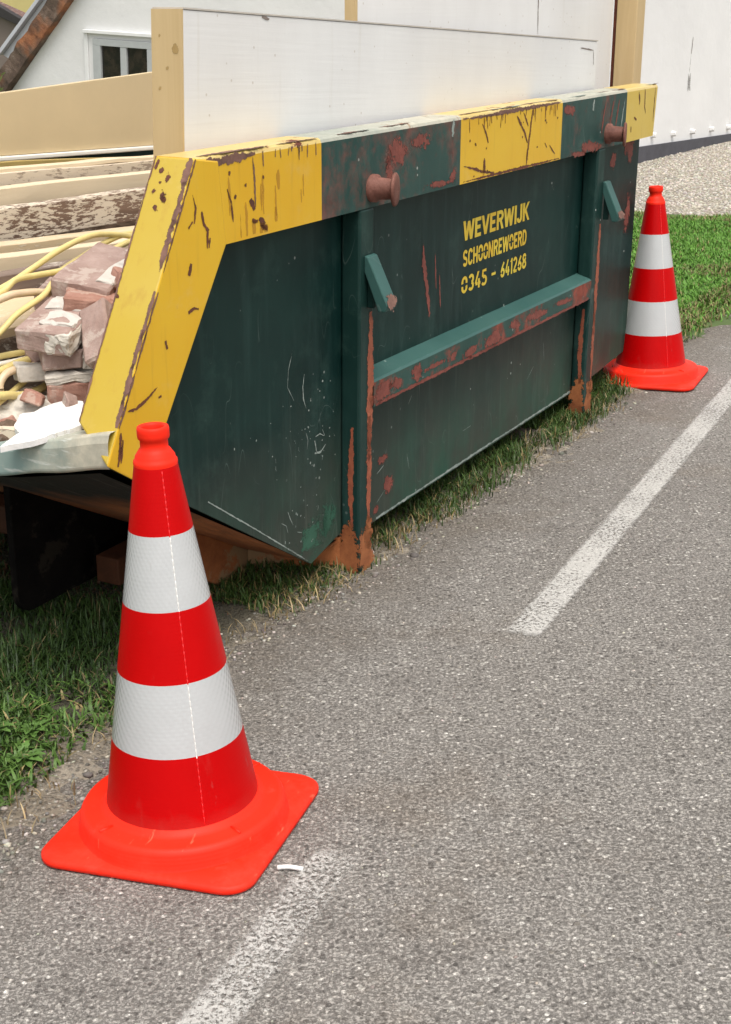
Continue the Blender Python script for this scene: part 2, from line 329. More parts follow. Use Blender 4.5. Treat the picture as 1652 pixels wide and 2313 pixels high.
def tube(bm, pts, r, n=10, mi=0, sub=8, rr=None):
    P = [Vector(p) for p in pts]
    if len(P) > 2 and sub > 1:
        E = [P[0] * 2 - P[1]] + P + [P[-1] * 2 - P[-2]]; Q = []
        for i in range(1, len(E) - 2):
            a, b, c, d = E[i - 1:i + 3]
            for k in range(sub):
                t = k / sub; Q.append(0.5 * ((2 * b) + (c - a) * t + (2 * a - 5 * b + 4 * c - d) * t * t + (3 * b - a - 3 * c + d) * t ** 3))
        Q.append(P[-1]); P = Q
    rings = []; up = Vector((0, 0, 1))
    for i, p in enumerate(P):
        t = (P[min(i + 1, len(P) - 1)] - P[max(i - 1, 0)]).normalized()
        a = t.cross(up); a = a.normalized() if a.length > 1e-4 else Vector((1, 0, 0)); b = a.cross(t)
        rings.append([bm.verts.new(p + (a * math.cos(2 * math.pi * k / n) + b * math.sin(2 * math.pi * k / n)) * r) for k in range(n)])
    for A, B in zip(rings, rings[1:]):
        for k in range(n):
            f = bm.faces.new((A[k], A[(k + 1) % n], B[(k + 1) % n], B[k])); f.smooth = True; f.material_index = mi
    bm.faces.new(rings[0][::-1]).material_index = mi; bm.faces.new(rings[-1]).material_index = mi
def roughen(bm, amt, s, seed=0.0):
    for v in bm.verts: v.co += mnoise.noise_vector(v.co * s + Vector((seed, seed * 1.7, -seed))) * amt
def np_mesh(name, verts, faces_flat, loop_total, mats, attr=None, smooth=False):
    me = bpy.data.meshes.new(name); nv = len(verts); nl = len(faces_flat); nf = len(loop_total)
    me.vertices.add(nv); me.loops.add(nl); me.polygons.add(nf)
    me.vertices.foreach_set('co', np.ascontiguousarray(verts, dtype=np.float32).ravel())
    me.loops.foreach_set('vertex_index', np.ascontiguousarray(faces_flat, dtype=np.int32))
    ls = np.concatenate(([0], np.cumsum(loop_total)[:-1])).astype(np.int32)
    me.polygons.foreach_set('loop_start', ls); me.polygons.foreach_set('loop_total', np.asarray(loop_total, dtype=np.int32))
    if smooth: me.polygons.foreach_set('use_smooth', np.ones(nf, dtype=bool))
    me.update(calc_edges=True); me.validate()
    if attr is not None:
        a = me.color_attributes.new('tint', 'FLOAT_COLOR', 'POINT'); a.data.foreach_set('color', np.ascontiguousarray(attr, dtype=np.float32).ravel())
    for k in mats: me.materials.append(M[k])
    o = bpy.data.objects.new(name, me); COL.objects.link(o); return o

def to_ground(u, y):                          # skip-side ground coordinates -> world xy
    u = np.asarray(u, float); y = np.asarray(y, float)
    return O.x + u * X_.x + y * YF.x, O.y + u * X_.y + y * YF.y
def vnoise(x, y, s, seed=0):
    """smooth value noise on arrays"""
    x = np.asarray(x) * s + seed * 13.7; y = np.asarray(y) * s + seed * 7.3
    xi = np.floor(x).astype(np.int64); yi = np.floor(y).astype(np.int64); fx = x - xi; fy = y - yi
    fx = fx * fx * (3 - 2 * fx); fy = fy * fy * (3 - 2 * fy)
    def h(a, b):
        n = (a * 374761393 + b * 668265263) & 0xFFFFFFFF; n = ((n ^ (n >> 13)) * 1274126177) & 0xFFFFFFFF
        return ((n ^ (n >> 16)) & 0xFFFF) / 65535.0
    return (h(xi, yi) * (1 - fx) + h(xi + 1, yi) * fx) * (1 - fy) + (h(xi, yi + 1) * (1 - fx) + h(xi + 1, yi + 1) * fx) * fy

# ------------------------------------------------------------------ ground materials
g = G('asphalt')
n1 = g.noise(0.9, detail=5, rough=0.6); fine = g.noise(150, detail=4, rough=0.75)
c = g.ramp(n1, [(0.3, (0.280, 0.260, 0.238)), (0.72, (0.348, 0.326, 0.300))])
c = g.mix(g.math('MULTIPLY', g.step(g.noise(4, detail=7, rough=0.72), 0.48, 0.75), 0.8), c, (0.240, 0.219, 0.196))
vd = g.vor(88); vc = g.sep(g.vor(88, out='Color'))
stone = g.step(vd, 0.50, 0.34)
tone = g.ramp(vc[0], [(0.0, (0.125, 0.115, 0.105)), (0.40, (0.276, 0.256, 0.232)), (0.72, (0.398, 0.372, 0.340)), (0.90, (0.56, 0.525, 0.475)), (1.0, (0.70, 0.67, 0.62))])
c = g.mix(g.math('MULTIPLY', stone, 0.9), c, tone)
vs = g.vor(210); vsc = g.sep(g.vor(210, out='Color'))
c = g.mix(g.math('MULTIPLY', g.step(vs, 0.45, 0.30), g.math('MULTIPLY', g.step(vsc[0], 0.55, 0.60), 0.6)), c, g.ramp(vsc[1], [(0, (0.10, 0.09, 0.08)), (1, (0.46, 0.43, 0.39))]))
pit = g.step(fine, 0.53, 0.37)
c = g.mix(g.math('MULTIPLY', pit, 0.36), c, (0.050, 0.043, 0.037))
vd2 = g.vor(42, g.scale(1, off=(3.3, 1.2, 0))); vc2 = g.sep(g.vor(42, g.scale(1, off=(3.3, 1.2, 0)), out='Color'))
big = g.math('MULTIPLY', g.step(g.math('ADD', vd2, g.math('MULTIPLY', fine, 0.12)), 0.33, 0.24), g.step(vc2[1], 0.80, 0.84))
c = g.mix(g.math('MULTIPLY', big, 0.85), c, g.ramp(vc2[2], [(0, (0.24, 0.215, 0.185)), (1, (0.62, 0.59, 0.535))]))
c = g.mix(g.math('MULTIPLY', g.step(g.noise(1.7, g.scale(1, off=(9, 4, 0)), detail=6, rough=0.68), 0.54, 0.78), 0.5), c, (0.225, 0.172, 0.120))
wx = g.sep(); yv = g.math('ADD', g.math('MULTIPLY', wx[0], -0.875), g.math('ADD', g.math('MULTIPLY', wx[1], 0.4837), -1.736))      # how far in from the verge: earth washed over the edge
dirt = g.step(g.math('ADD', yv, g.math('MULTIPLY', g.math('SUBTRACT', g.noise(5, detail=6, rough=0.7), 0.5), 0.5)), -0.30, 0.02)
c = g.mix(g.math('MULTIPLY', dirt, 0.55), c, g.mix(g.step(g.noise(60, detail=4), 0.35, 0.65), (0.085, 0.066, 0.048), (0.22, 0.18, 0.135)))
c = g.mix(g.math('MULTIPLY', g.step(g.noise(2.6, g.scale(1, off=(2, 14, 0)), detail=5, rough=0.6), 0.60, 0.72), 0.35), c, (0.115, 0.102, 0.090))
h = g.math('ADD', g.math('MULTIPLY', stone, 0.6), g.math('ADD', g.math('MULTIPLY', pit, -0.8), g.math('MULTIPLY', big, 0.7)))
M['asphalt'] = g.done(c, 0.8, g.bump(h, 0.8, 0.007), Specular_IOR_Level=0.3)

def road_paint(name, lo, hi, amt):
    g = G(name)
    sx = g.sep(); fade = g.noise(3.0, detail=4); sp = g.noise(105, detail=5, rough=0.78)
    edge = g.step(g.math('ADD', g.math('ABSOLUTE', sx[1]), g.math('MULTIPLY', g.noise(60, detail=5, rough=0.7), 0.030)), 0.062, 0.050)
    keep = g.math('MULTIPLY', g.step(g.math('ADD', sp, g.math('MULTIPLY', fade, 0.35)), lo, hi), edge)
    keep = g.math('MULTIPLY', keep, g.step(g.math('ADD', sx[0], g.math('MULTIPLY', g.noise(40, detail=4), 0.05)), 0.02, 0.05))
    tr = g.n('ShaderNodeBsdfTransparent'); ms = g.n('ShaderNodeMixShader')
    g.done(g.ramp(g.noise(70, detail=5, rough=0.7), [(0.3, (0.40, 0.385, 0.36)), (0.7, (0.60, 0.585, 0.555))]), 0.75, g.bump(sp, 0.6, 0.004))
    g.t.links.new(g.math('MULTIPLY', keep, amt), ms.inputs[0]); g.t.links.new(tr.outputs[0], ms.inputs[1]); g.t.links.new(g.b.outputs[0], ms.inputs[2]); g.t.links.new(ms.outputs[0], g.out.inputs[0])
    return g.m
M['road_paint'] = road_paint('worn_road_paint', 0.56, 0.68, 0.90); M['road_paint_faded'] = road_paint('faded_road_paint', 0.62, 0.74, 0.85)

g = G('sandy_soil'); f = g.noise(3.5, detail=8, rough=0.7)
c = g.ramp(f, [(0.3, (0.13, 0.105, 0.074)), (0.7, (0.31, 0.27, 0.215))])
vc = g.sep(g.vor(110, out='Color')); vd = g.vor(110)
c = g.mix(g.math('MULTIPLY', g.step(vd, 0.5, 0.3), 0.75), c, g.ramp(vc[0], [(0, (0.07, 0.058, 0.045)), (0.7, (0.23, 0.205, 0.17)), (1, (0.50, 0.47, 0.41))]))
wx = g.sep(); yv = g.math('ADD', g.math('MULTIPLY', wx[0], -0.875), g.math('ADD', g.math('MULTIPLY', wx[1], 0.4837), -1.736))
c = g.mix(g.math('MULTIPLY', g.step(g.math('ADD', yv, g.math('MULTIPLY', g.math('SUBTRACT', g.noise(6, detail=6, rough=0.7), 0.5), 0.22)), 0.0, 0.13), 0.9), c, g.mix(g.noise(30, detail=5), (0.018, 0.020, 0.010), (0.060, 0.050, 0.030)))  # soil darkened toward and beneath the skip, its shade put into the colour
M['soil'] = g.done(c, 0.9, g.bump(g.math('ADD', g.math('MULTIPLY', g.step(vd, 0.6, 0.2), 0.7), g.noise(60, detail=6)), 0.8, 0.008))
g = G('pale_gravel'); vc = g.sep(g.vor(48, out='Color')); vd = g.vor(48)
c = g.ramp(vc[0], [(0, (0.30, 0.26, 0.20)), (0.5, (0.44, 0.39, 0.31)), (1, (0.60, 0.55, 0.46))])
c = g.mix(g.step(vd, 0.45, 0.7), c, (0.12, 0.10, 0.07))
M['gravel'] = g.done(c, 0.85, g.bump(g.step(vd, 0.7, 0.1), 0.9, 0.012))
g = G('lawn_soil'); f = g.noise(4, detail=6)
M['turf'] = g.done(g.ramp(f, [(0.3, (0.035, 0.060, 0.014)), (0.7, (0.075, 0.115, 0.028))]), 0.9)
g = G('far_ground'); f = g.noise(0.3, detail=6)
M['far'] = g.done(g.ramp(f, [(0.3, (0.06, 0.09, 0.03)), (0.7, (0.11, 0.13, 0.05))]), 0.9)
def tint_mat(name, rough=0.55, trans=0.15):
    g = G(name); a = g.n('ShaderNodeAttribute'); a.attribute_name = 'tint'
    return g.done(a.outputs['Color'], rough, Specular_IOR_Level=0.3, Subsurface_Weight=0.0)
M['blade'] = tint_mat('grass_blade', 0.5); M['pebble'] = tint_mat('pebble_stone', 0.85)

# ------------------------------------------------------------------ ground sheets
def sheet(name, pts, z, mk):
    bm = new_bm(); bm.faces.new([bm.verts.new((x, y, z)) for x, y in pts])
    o = finish(name, bm, mk, recalc=False); return tag(o, None, None, kind='structure')
sheet('ground', [(-300, -300), (300, -300), (300, 300), (-300, 300)], -0.06, 'far')
def gpts(l): return [tuple(float(v) for v in to_ground(u, y)) for u, y in l]
sheet('road', gpts([(-30, 0.10), (-30, -7), (60, -7), (60, 0.10)]), 0.0, 'asphalt')
sheet('gravel_yard', gpts([(7.08, 9), (7.18, -0.35), (60, -0.2), (60, 9)]), 0.004, 'gravel')

def vedge(u):                                 # where the verge meets the asphalt (y in the ground frame)
    u = np.asarray(u, float)
    return np.interp(u, [-2, -1.3, -0.9, -0.55, -0.2, 0.2, 0.8, 1.8, 3.0, 3.8, 7.2], [-0.06, -0.04, -0.01, 0.06, -0.01, -0.02, -0.05, -0.06, 0.03, 0.0, 0.0])
def vheight(u, y):
    d = np.asarray(y) - vedge(u)
    z = np.clip(d * 0.10, -0.012, 0.022)
    z = z + (vnoise(u, y, 6, 1) - 0.5) * 0.016 + (vnoise(u, y, 22, 2) - 0.5) * 0.010 + (vnoise(u, y, 60, 5) - 0.5) * 0.006
    return np.where(d < -0.16, -0.02, z)
def grid_sheet(name, u0, u1, y0, y1, du, hf, mk):
    nu = int((u1 - u0) / du) + 1; ny = int((y1 - y0) / du) + 1
    U, Yv = np.meshgrid(np.linspace(u0, u1, nu), np.linspace(y0, y1, ny), indexing='ij')
    z = hf(U, Yv); wx, wy = to_ground(U, Yv)
    V = np.stack([wx.ravel(), wy.ravel(), z.ravel()], 1)
    i = np.arange(nu * ny).reshape(nu, ny)
    q = np.stack([i[:-1, :-1], i[1:, :-1], i[1:, 1:], i[:-1, 1:]], -1).reshape(-1, 4)[:, ::-1]
    o = np_mesh(name, V, q.ravel(), np.full(len(q), 4), [mk], smooth=True); return tag(o, None, None, kind='structure')
grid_sheet('verge_soil', -2.4, 3.2, -0.22, 2.6, 0.02, vheight, 'soil')
grid_sheet('lawn_soil', 3.2, 7.15, -0.22, 3.6, 0.05, vheight, 'turf')

def dash(name, p0, p1, w=0.16, mk='road_paint'):
    a = Vector((*[float(v) for v in to_ground(*p0)], 0)); b = Vector((*[float(v) for v in to_ground(*p1)], 0))
    L = (b - a).length; ang = math.atan2((b - a).y, (b - a).x)
    bm = new_bm(); n = max(2, int(L / 0.2))
    for k in range(n):
        bm.faces.new([bm.verts.new(v) for v in ((L * k / n, -w / 2, 0), (L * (k + 1) / n, -w / 2, 0), (L * (k + 1) / n, w / 2, 0), (L * k / n, w / 2, 0))])
    bmesh.ops.remove_doubles(bm, verts=bm.verts[:], dist=1e-5)
    o = finish(name, bm, mk, mat=Matrix.Translation((a.x, a.y, 0.004)) @ Matrix.Rotation(ang, 4, 'Z'), recalc=False)
    return tag(o, None, None, kind='structure')
dash('road_marking', (-0.20, -0.545), (3.8, -0.285))
dash('road_marking', (-1.20, -0.615), (-2.3, -0.735), 0.16, 'road_paint_faded')

# ------------------------------------------------------------------ grass
def blades(name, u, y, z, h, w, cols, lean=0.5, mk='blade'):
    n = len(u); wx, wy = to_ground(u, y)
    az = RNG.uniform(0, 2 * np.pi, n); dirx, diry = np.cos(az), np.sin(az)
    sx, sy = -diry, dirx; ln = RNG.uniform(0.1, 1.0, n) * lean
    V = np.zeros((n, 7, 3)); 
    for k, (t, ww) in enumerate(((0, 1.0), (0.4, 0.9), (0.75, 0.6))):
        off = ln * h * t * t * 1.3; zz = z + h * t * (1 - 0.35 * ln * t)
        for s, j in ((-1, 0), (1, 1)):
            V[:, 2 * k + j, 0] = wx + dirx * off + s * sx * w * ww * 0.5; V[:, 2 * k + j, 1] = wy + diry * off + s * sy * w * ww * 0.5; V[:, 2 * k + j, 2] = zz
    V[:, 6, 0] = wx + dirx * ln * h * 1.3; V[:, 6, 1] = wy + diry * ln * h * 1.3; V[:, 6, 2] = z + h * (1 - 0.40 * ln)
    base = (np.arange(n) * 7)[:, None]
    q = np.array([0, 1, 3, 2, 2, 3, 5, 4, 4, 5, 6])[None] + base
    lt = np.tile([4, 4, 3], n); C4 = np.ones((n, 7, 4)); C4[:, :, :3] = cols[:, None, :]
    return np_mesh(name, V.reshape(-1, 3), q.ravel(), lt, [mk], C4.reshape(-1, 4))
def grass_cols(n, dry=0.15, base=((0.045, 0.085, 0.018), (0.095, 0.165, 0.035))):
    t = RNG.uniform(0, 1, (n, 1)); c = np.array(base[0]) * (1 - t) + np.array(base[1]) * t
    d = RNG.uniform(0, 1, n) < dry; k = RNG.uniform(0.7, 1.3, (n, 1))
    c = np.where(d[:, None], np.array((0.24, 0.19, 0.085)) * k, c); return c
def scatter(n, u0, u1, y0, y1, keep):
    u = RNG.uniform(u0, u1, n); y = RNG.uniform(y0, y1, n); m = RNG.uniform(0, 1, n) < keep(u, y); return u[m], y[m]
# long grass round and under the near end of the skip, tinted dark for its shade
def k1(u, y):
    d = y - vedge(u); k = np.clip((d - 0.03) / 0.10, 0, 1) * np.clip(0.15 + 1.5 * (vnoise(u, y, 7, 3) - 0.25), 0, 1)
    return k
u, y = scatter(95000, -2.2, 0.3, -0.05, 1.5, k1)
near = np.clip((y - vedge(u) - 0.02) / 0.22, 0.25, 1); dry = np.where(near < 0.7, 0.35, 0.06)
cols = grass_cols(len(u), 0.0, ((0.014, 0.034, 0.007), (0.046, 0.090, 0.018))); isd = RNG.uniform(0, 1, len(u)) < dry; cols[isd] = np.array((0.20, 0.155, 0.075)) * RNG.uniform(0.5, 1.2, (isd.sum(), 1)); rb = (u > -0.5) & (RNG.uniform(0, 1, len(u)) < 0.3); cols[rb] = np.array((0.12, 0.055, 0.028)) * RNG.uniform(0.5, 1.2, (rb.sum(), 1))
tag(blades('verge_grass', u, y, vheight(u, y) - 0.004, RNG.uniform(0.02, 0.062, len(u)) * near * np.where(u > -0.5, 0.42, 1.0) * (0.65 + 0.7 * vnoise(u, y, 6, 22)), RNG.uniform(0.0022, 0.005, len(u)), cols, 0.9), 'long dark green grass on the verge under the near end of the skip', 'grass', kind='stuff')
# broader blades, tinted brighter as the lit patch of verge left of the near cone
u, y = scatter(9000, -1.75, -0.85, 0.02, 0.42, lambda u, y: np.clip((y - vedge(u) - 0.045) / 0.06, 0, 1) * np.clip(1.4 - 2.2 * (u + 1.35), 0, 1) * np.clip(1.5 * vnoise(u, y, 9, 31), 0, 1))
cols = grass_cols(len(u), 0.10, ((0.036, 0.082, 0.012), (0.095, 0.175, 0.036)))
tag(blades('verge_grass', u, y, vheight(u, y) - 0.003, RNG.uniform(0.012, 0.045, len(u)), RNG.uniform(0.003, 0.009, len(u)), cols, 1.1), 'bright broad-bladed grass round the weeds left of the near cone', 'grass', kind='stuff')
# strip along the long side of the skip
def k2(u, y):
    d = y - vedge(u); return np.clip((d + 0.02) / 0.10, 0, 1) * np.clip(0.25 + 1.8 * (vnoise(u, y, 6, 8) - 0.20), 0, 1)
u, y = scatter(85000, -0.35, 3.2, -0.12, 0.7, k2)
cols = grass_cols(len(u), 0.0, ((0.025, 0.055, 0.011), (0.065, 0.115, 0.024))); pd = np.where(u < 0.5, 0.34, 0.14) * np.where(y - vedge(u) < 0.1, 1.0, 0.4); isd = RNG.uniform(0, 1, len(u)) < pd
cols[isd] = np.array((0.24, 0.175, 0.075)) * RNG.uniform(0.6, 1.25, (isd.sum(), 1))
tag(blades('edge_grass', u, y, vheight(u, y) - 0.004, RNG.uniform(0.018, 0.062, len(u)) * (0.6 + 0.8 * vnoise(u, y, 5, 21)) * np.where(u < 0.15, 0.6, 1.0), RNG.uniform(0.0022, 0.0048, len(u)), cols, 0.9), 'tufted grass strip between the long side of the skip and the asphalt', 'grass', kind='stuff')
# bright lawn beyond
def k3(u, y):
    d = y - vedge(u); e = np.clip((7.12 - u + 0.25 * (vnoise(u, y, 4, 2) - 0.5)) / 0.12, 0, 1)
    return np.clip((d + 0.02) / 0.15, 0, 1) * e * np.clip(0.55 + 0.8 * vnoise(u, y, 2.2, 6), 0, 1)
u, y = scatter(130000, 3.0, 7.2, -0.12, 2.1, k3)
cols = grass_cols(len(u), 0.06, ((0.062, 0.160, 0.016), (0.135, 0.300, 0.040)))
edge = (y - vedge(u) < 0.22) | (u > 6.75) | (vnoise(u, y, 1.6, 9) > 0.72); m = edge & (RNG.uniform(0, 1, len(u)) < 0.45); cols[m] = np.array((0.20, 0.17, 0.07)) * RNG.uniform(0.6, 1.2, (m.sum(), 1))
tag(blades('lawn', u, y, vheight(u, y) - 0.005, RNG.uniform(0.018, 0.048, len(u)), RNG.uniform(0.004, 0.009, len(u)), cols, 1.0), 'bright green mown lawn between the pale gravel and the asphalt', 'grass', kind='stuff')
# dry straw on the edge of the verge
u, y = scatter(2600, -1.9, 2.2, -0.12, 0.22, lambda u, y: np.clip(1 - abs(y - vedge(u) - 0.03) / 0.10, 0, 1) * (vnoise(u, y, 5, 4) > 0.42))
cols = np.array((0.34, 0.26, 0.14)) * RNG.uniform(0.5, 1.3, (len(u), 1))
tag(blades('dry_straw', u, y, np.maximum(vheight(u, y), 0) + 0.001, RNG.uniform(0.015, 0.05, len(u)), RNG.uniform(0.002, 0.004, len(u)), cols, 1.0), 'dry straw and withered grass along the ragged verge edge', 'straw', kind='stuff')

# ------------------------------------------------------------------ pebbles
def pebbles(name, x, y, z, r, cols):
    b = bmesh.new(); bmesh.ops.create_icosphere(b, subdivisions=1, radius=1.0); b.verts.ensure_lookup_table()
    bv = np.array([v.co[:] for v in b.verts]); bf = np.array([[v.index for v in f.verts] for f in b.faces]); b.free()
    n = len(x); V = bv[None] * (1 + RNG.uniform(-0.22, 0.22, (n, len(bv), 1))) * np.stack([r * RNG.uniform(0.7, 1.4, n), r * RNG.uniform(0.7, 1.2, n), r * RNG.uniform(0.45, 0.8, n)], 1)[:, None]
    a = RNG.uniform(0, 6.28, n); ca, sa = np.cos(a)[:, None], np.sin(a)[:, None]
    X = V[:, :, 0] * ca - V[:, :, 1] * sa; Yv = V[:, :, 0] * sa + V[:, :, 1] * ca; V[:, :, 0] = X + x[:, None]; V[:, :, 1] = Yv + y[:, None]; V[:, :, 2] += z[:, None]
    F = bf[None] + (np.arange(n) * len(bv))[:, None, None]
    C4 = np.ones((n, len(bv), 4)); C4[:, :, :3] = cols[:, None]
    return np_mesh(name, V.reshape(-1, 3), F.ravel(), np.full(n * len(bf), 3), ['pebble'], C4.reshape(-1, 4))
def stone_cols(n, lo=0.10, hi=0.50):
    t = RNG.uniform(0, 1, (n, 1)) ** 1.6 * (hi - lo) + lo; return t * np.array((1.0, 0.92, 0.80)) * RNG.uniform(0.93, 1.07, (n, 3))
u, y = scatter(9000, -2.1, 2.6, -0.22, 0.22, lambda u, y: np.exp(-((y - vedge(u) + 0.01) / 0.055) ** 2) * (0.25 + vnoise(u, y, 4, 12)) * np.where(u < -0.1, 1, 0.5))
wx, wy = to_ground(u, y)
tag(pebbles('edge_grit', wx, wy, np.maximum(vheight(u, y), 0.0) + 0.001, RNG.uniform(0.0018, 0.0058, len(u)) * np.where(RNG.uniform(0, 1, len(u)) > 0.965, 2.0, 1), stone_cols(len(u))), 'loose grit and pebbles along the verge edge by the near cone', 'grit', kind='stuff')
u = RNG.uniform(-2.2, 4.5, 2200); y = RNG.uniform(-1.9, 0.0, 2200); wx, wy = to_ground(u, y)
tag(pebbles('road_grit', wx, wy, np.full(len(u), 0.0), RNG.uniform(0.0014, 0.0035, len(u)), stone_cols(len(u), 0.2, 0.6)), 'tiny pale stone chips scattered over the grey asphalt', 'grit', kind='stuff')
u = RNG.uniform(7.05, 13.5, 20000); y = RNG.uniform(-0.4, 3.1, 20000); k = u > 7.15 - 0.12 * vnoise(u, y, 5, 3); u, y = u[k], y[k]; wx, wy = to_ground(u, y)
tag(pebbles('gravel', wx, wy, np.full(len(u), 0.006), RNG.uniform(0.006, 0.014, len(u)), stone_cols(len(u), 0.30, 0.62)), 'pale round gravel covering the yard in front of the white house', 'gravel', kind='stuff')

# ------------------------------------------------------------------ weeds
M['leaf'] = flat('weed_leaf', (0.085, 0.165, 0.035), 0.5, 0.35, 20)
def weed(u, y, n, L, label, seed):
    random.seed(seed); bm = new_bm()
    for k in range(n):
        a = 2 * math.pi * k / n + random.uniform(-0.3, 0.3); l = L * random.uniform(0.7, 1.15); el = random.uniform(0.25, 0.9); wd = l * random.uniform(0.11, 0.19)
        pv = None
        for i in range(9):
            t = i / 8; r = l * t * math.cos(el) * (1 + 0.1 * t); z = l * t * math.sin(el) * (1 - 0.55 * t) + 0.004
            w_ = wd * math.sin(math.pi * min(1, 0.12 + 0.88 * t) ** 1.3) * (1.15 if i % 2 else 0.72) + 0.0008
            c_, s_ = math.cos(a), math.sin(a); fold = w_ * 0.35
            cur = [bm.verts.new((c_ * r - s_ * w_, s_ * r + c_ * w_, z + fold)), bm.verts.new((c_ * r, s_ * r, z)), bm.verts.new((c_ * r + s_ * w_, s_ * r - c_ * w_, z + fold))]
            if pv:
                for j in range(2): bm.faces.new((pv[j], pv[j + 1], cur[j + 1], cur[j]))
            pv = cur
    wx, wy = to_ground(u, y)
    o = finish('weed', bm, 'leaf', smooth=True, recalc=False, mat=Matrix.Translation((float(wx), float(wy), float(vheight(u, y)))))
    return tag(o, label, 'weed', 'broad-leaved weeds in the verge')
weed(-1.20, 0.10, 15, 0.058, 'broad-leaved weed lowest in the verge at the left edge of the photo', 1)
weed(-1.11, 0.15, 13, 0.046, 'weed with dark toothed leaves at the bare gritty edge left of the near cone', 2)
weed(-1.16, 0.21, 15, 0.055, 'bright green weed rosette behind the lowest weed in the verge', 3)
weed(-1.04, 0.26, 12, 0.044, 'small weed rosette in the dark grass closest to the near cone', 4)
weed(-1.05, 0.40, 12, 0.048, 'dark shaded weed farthest back in the grass under the skip', 5)
random.seed(7)

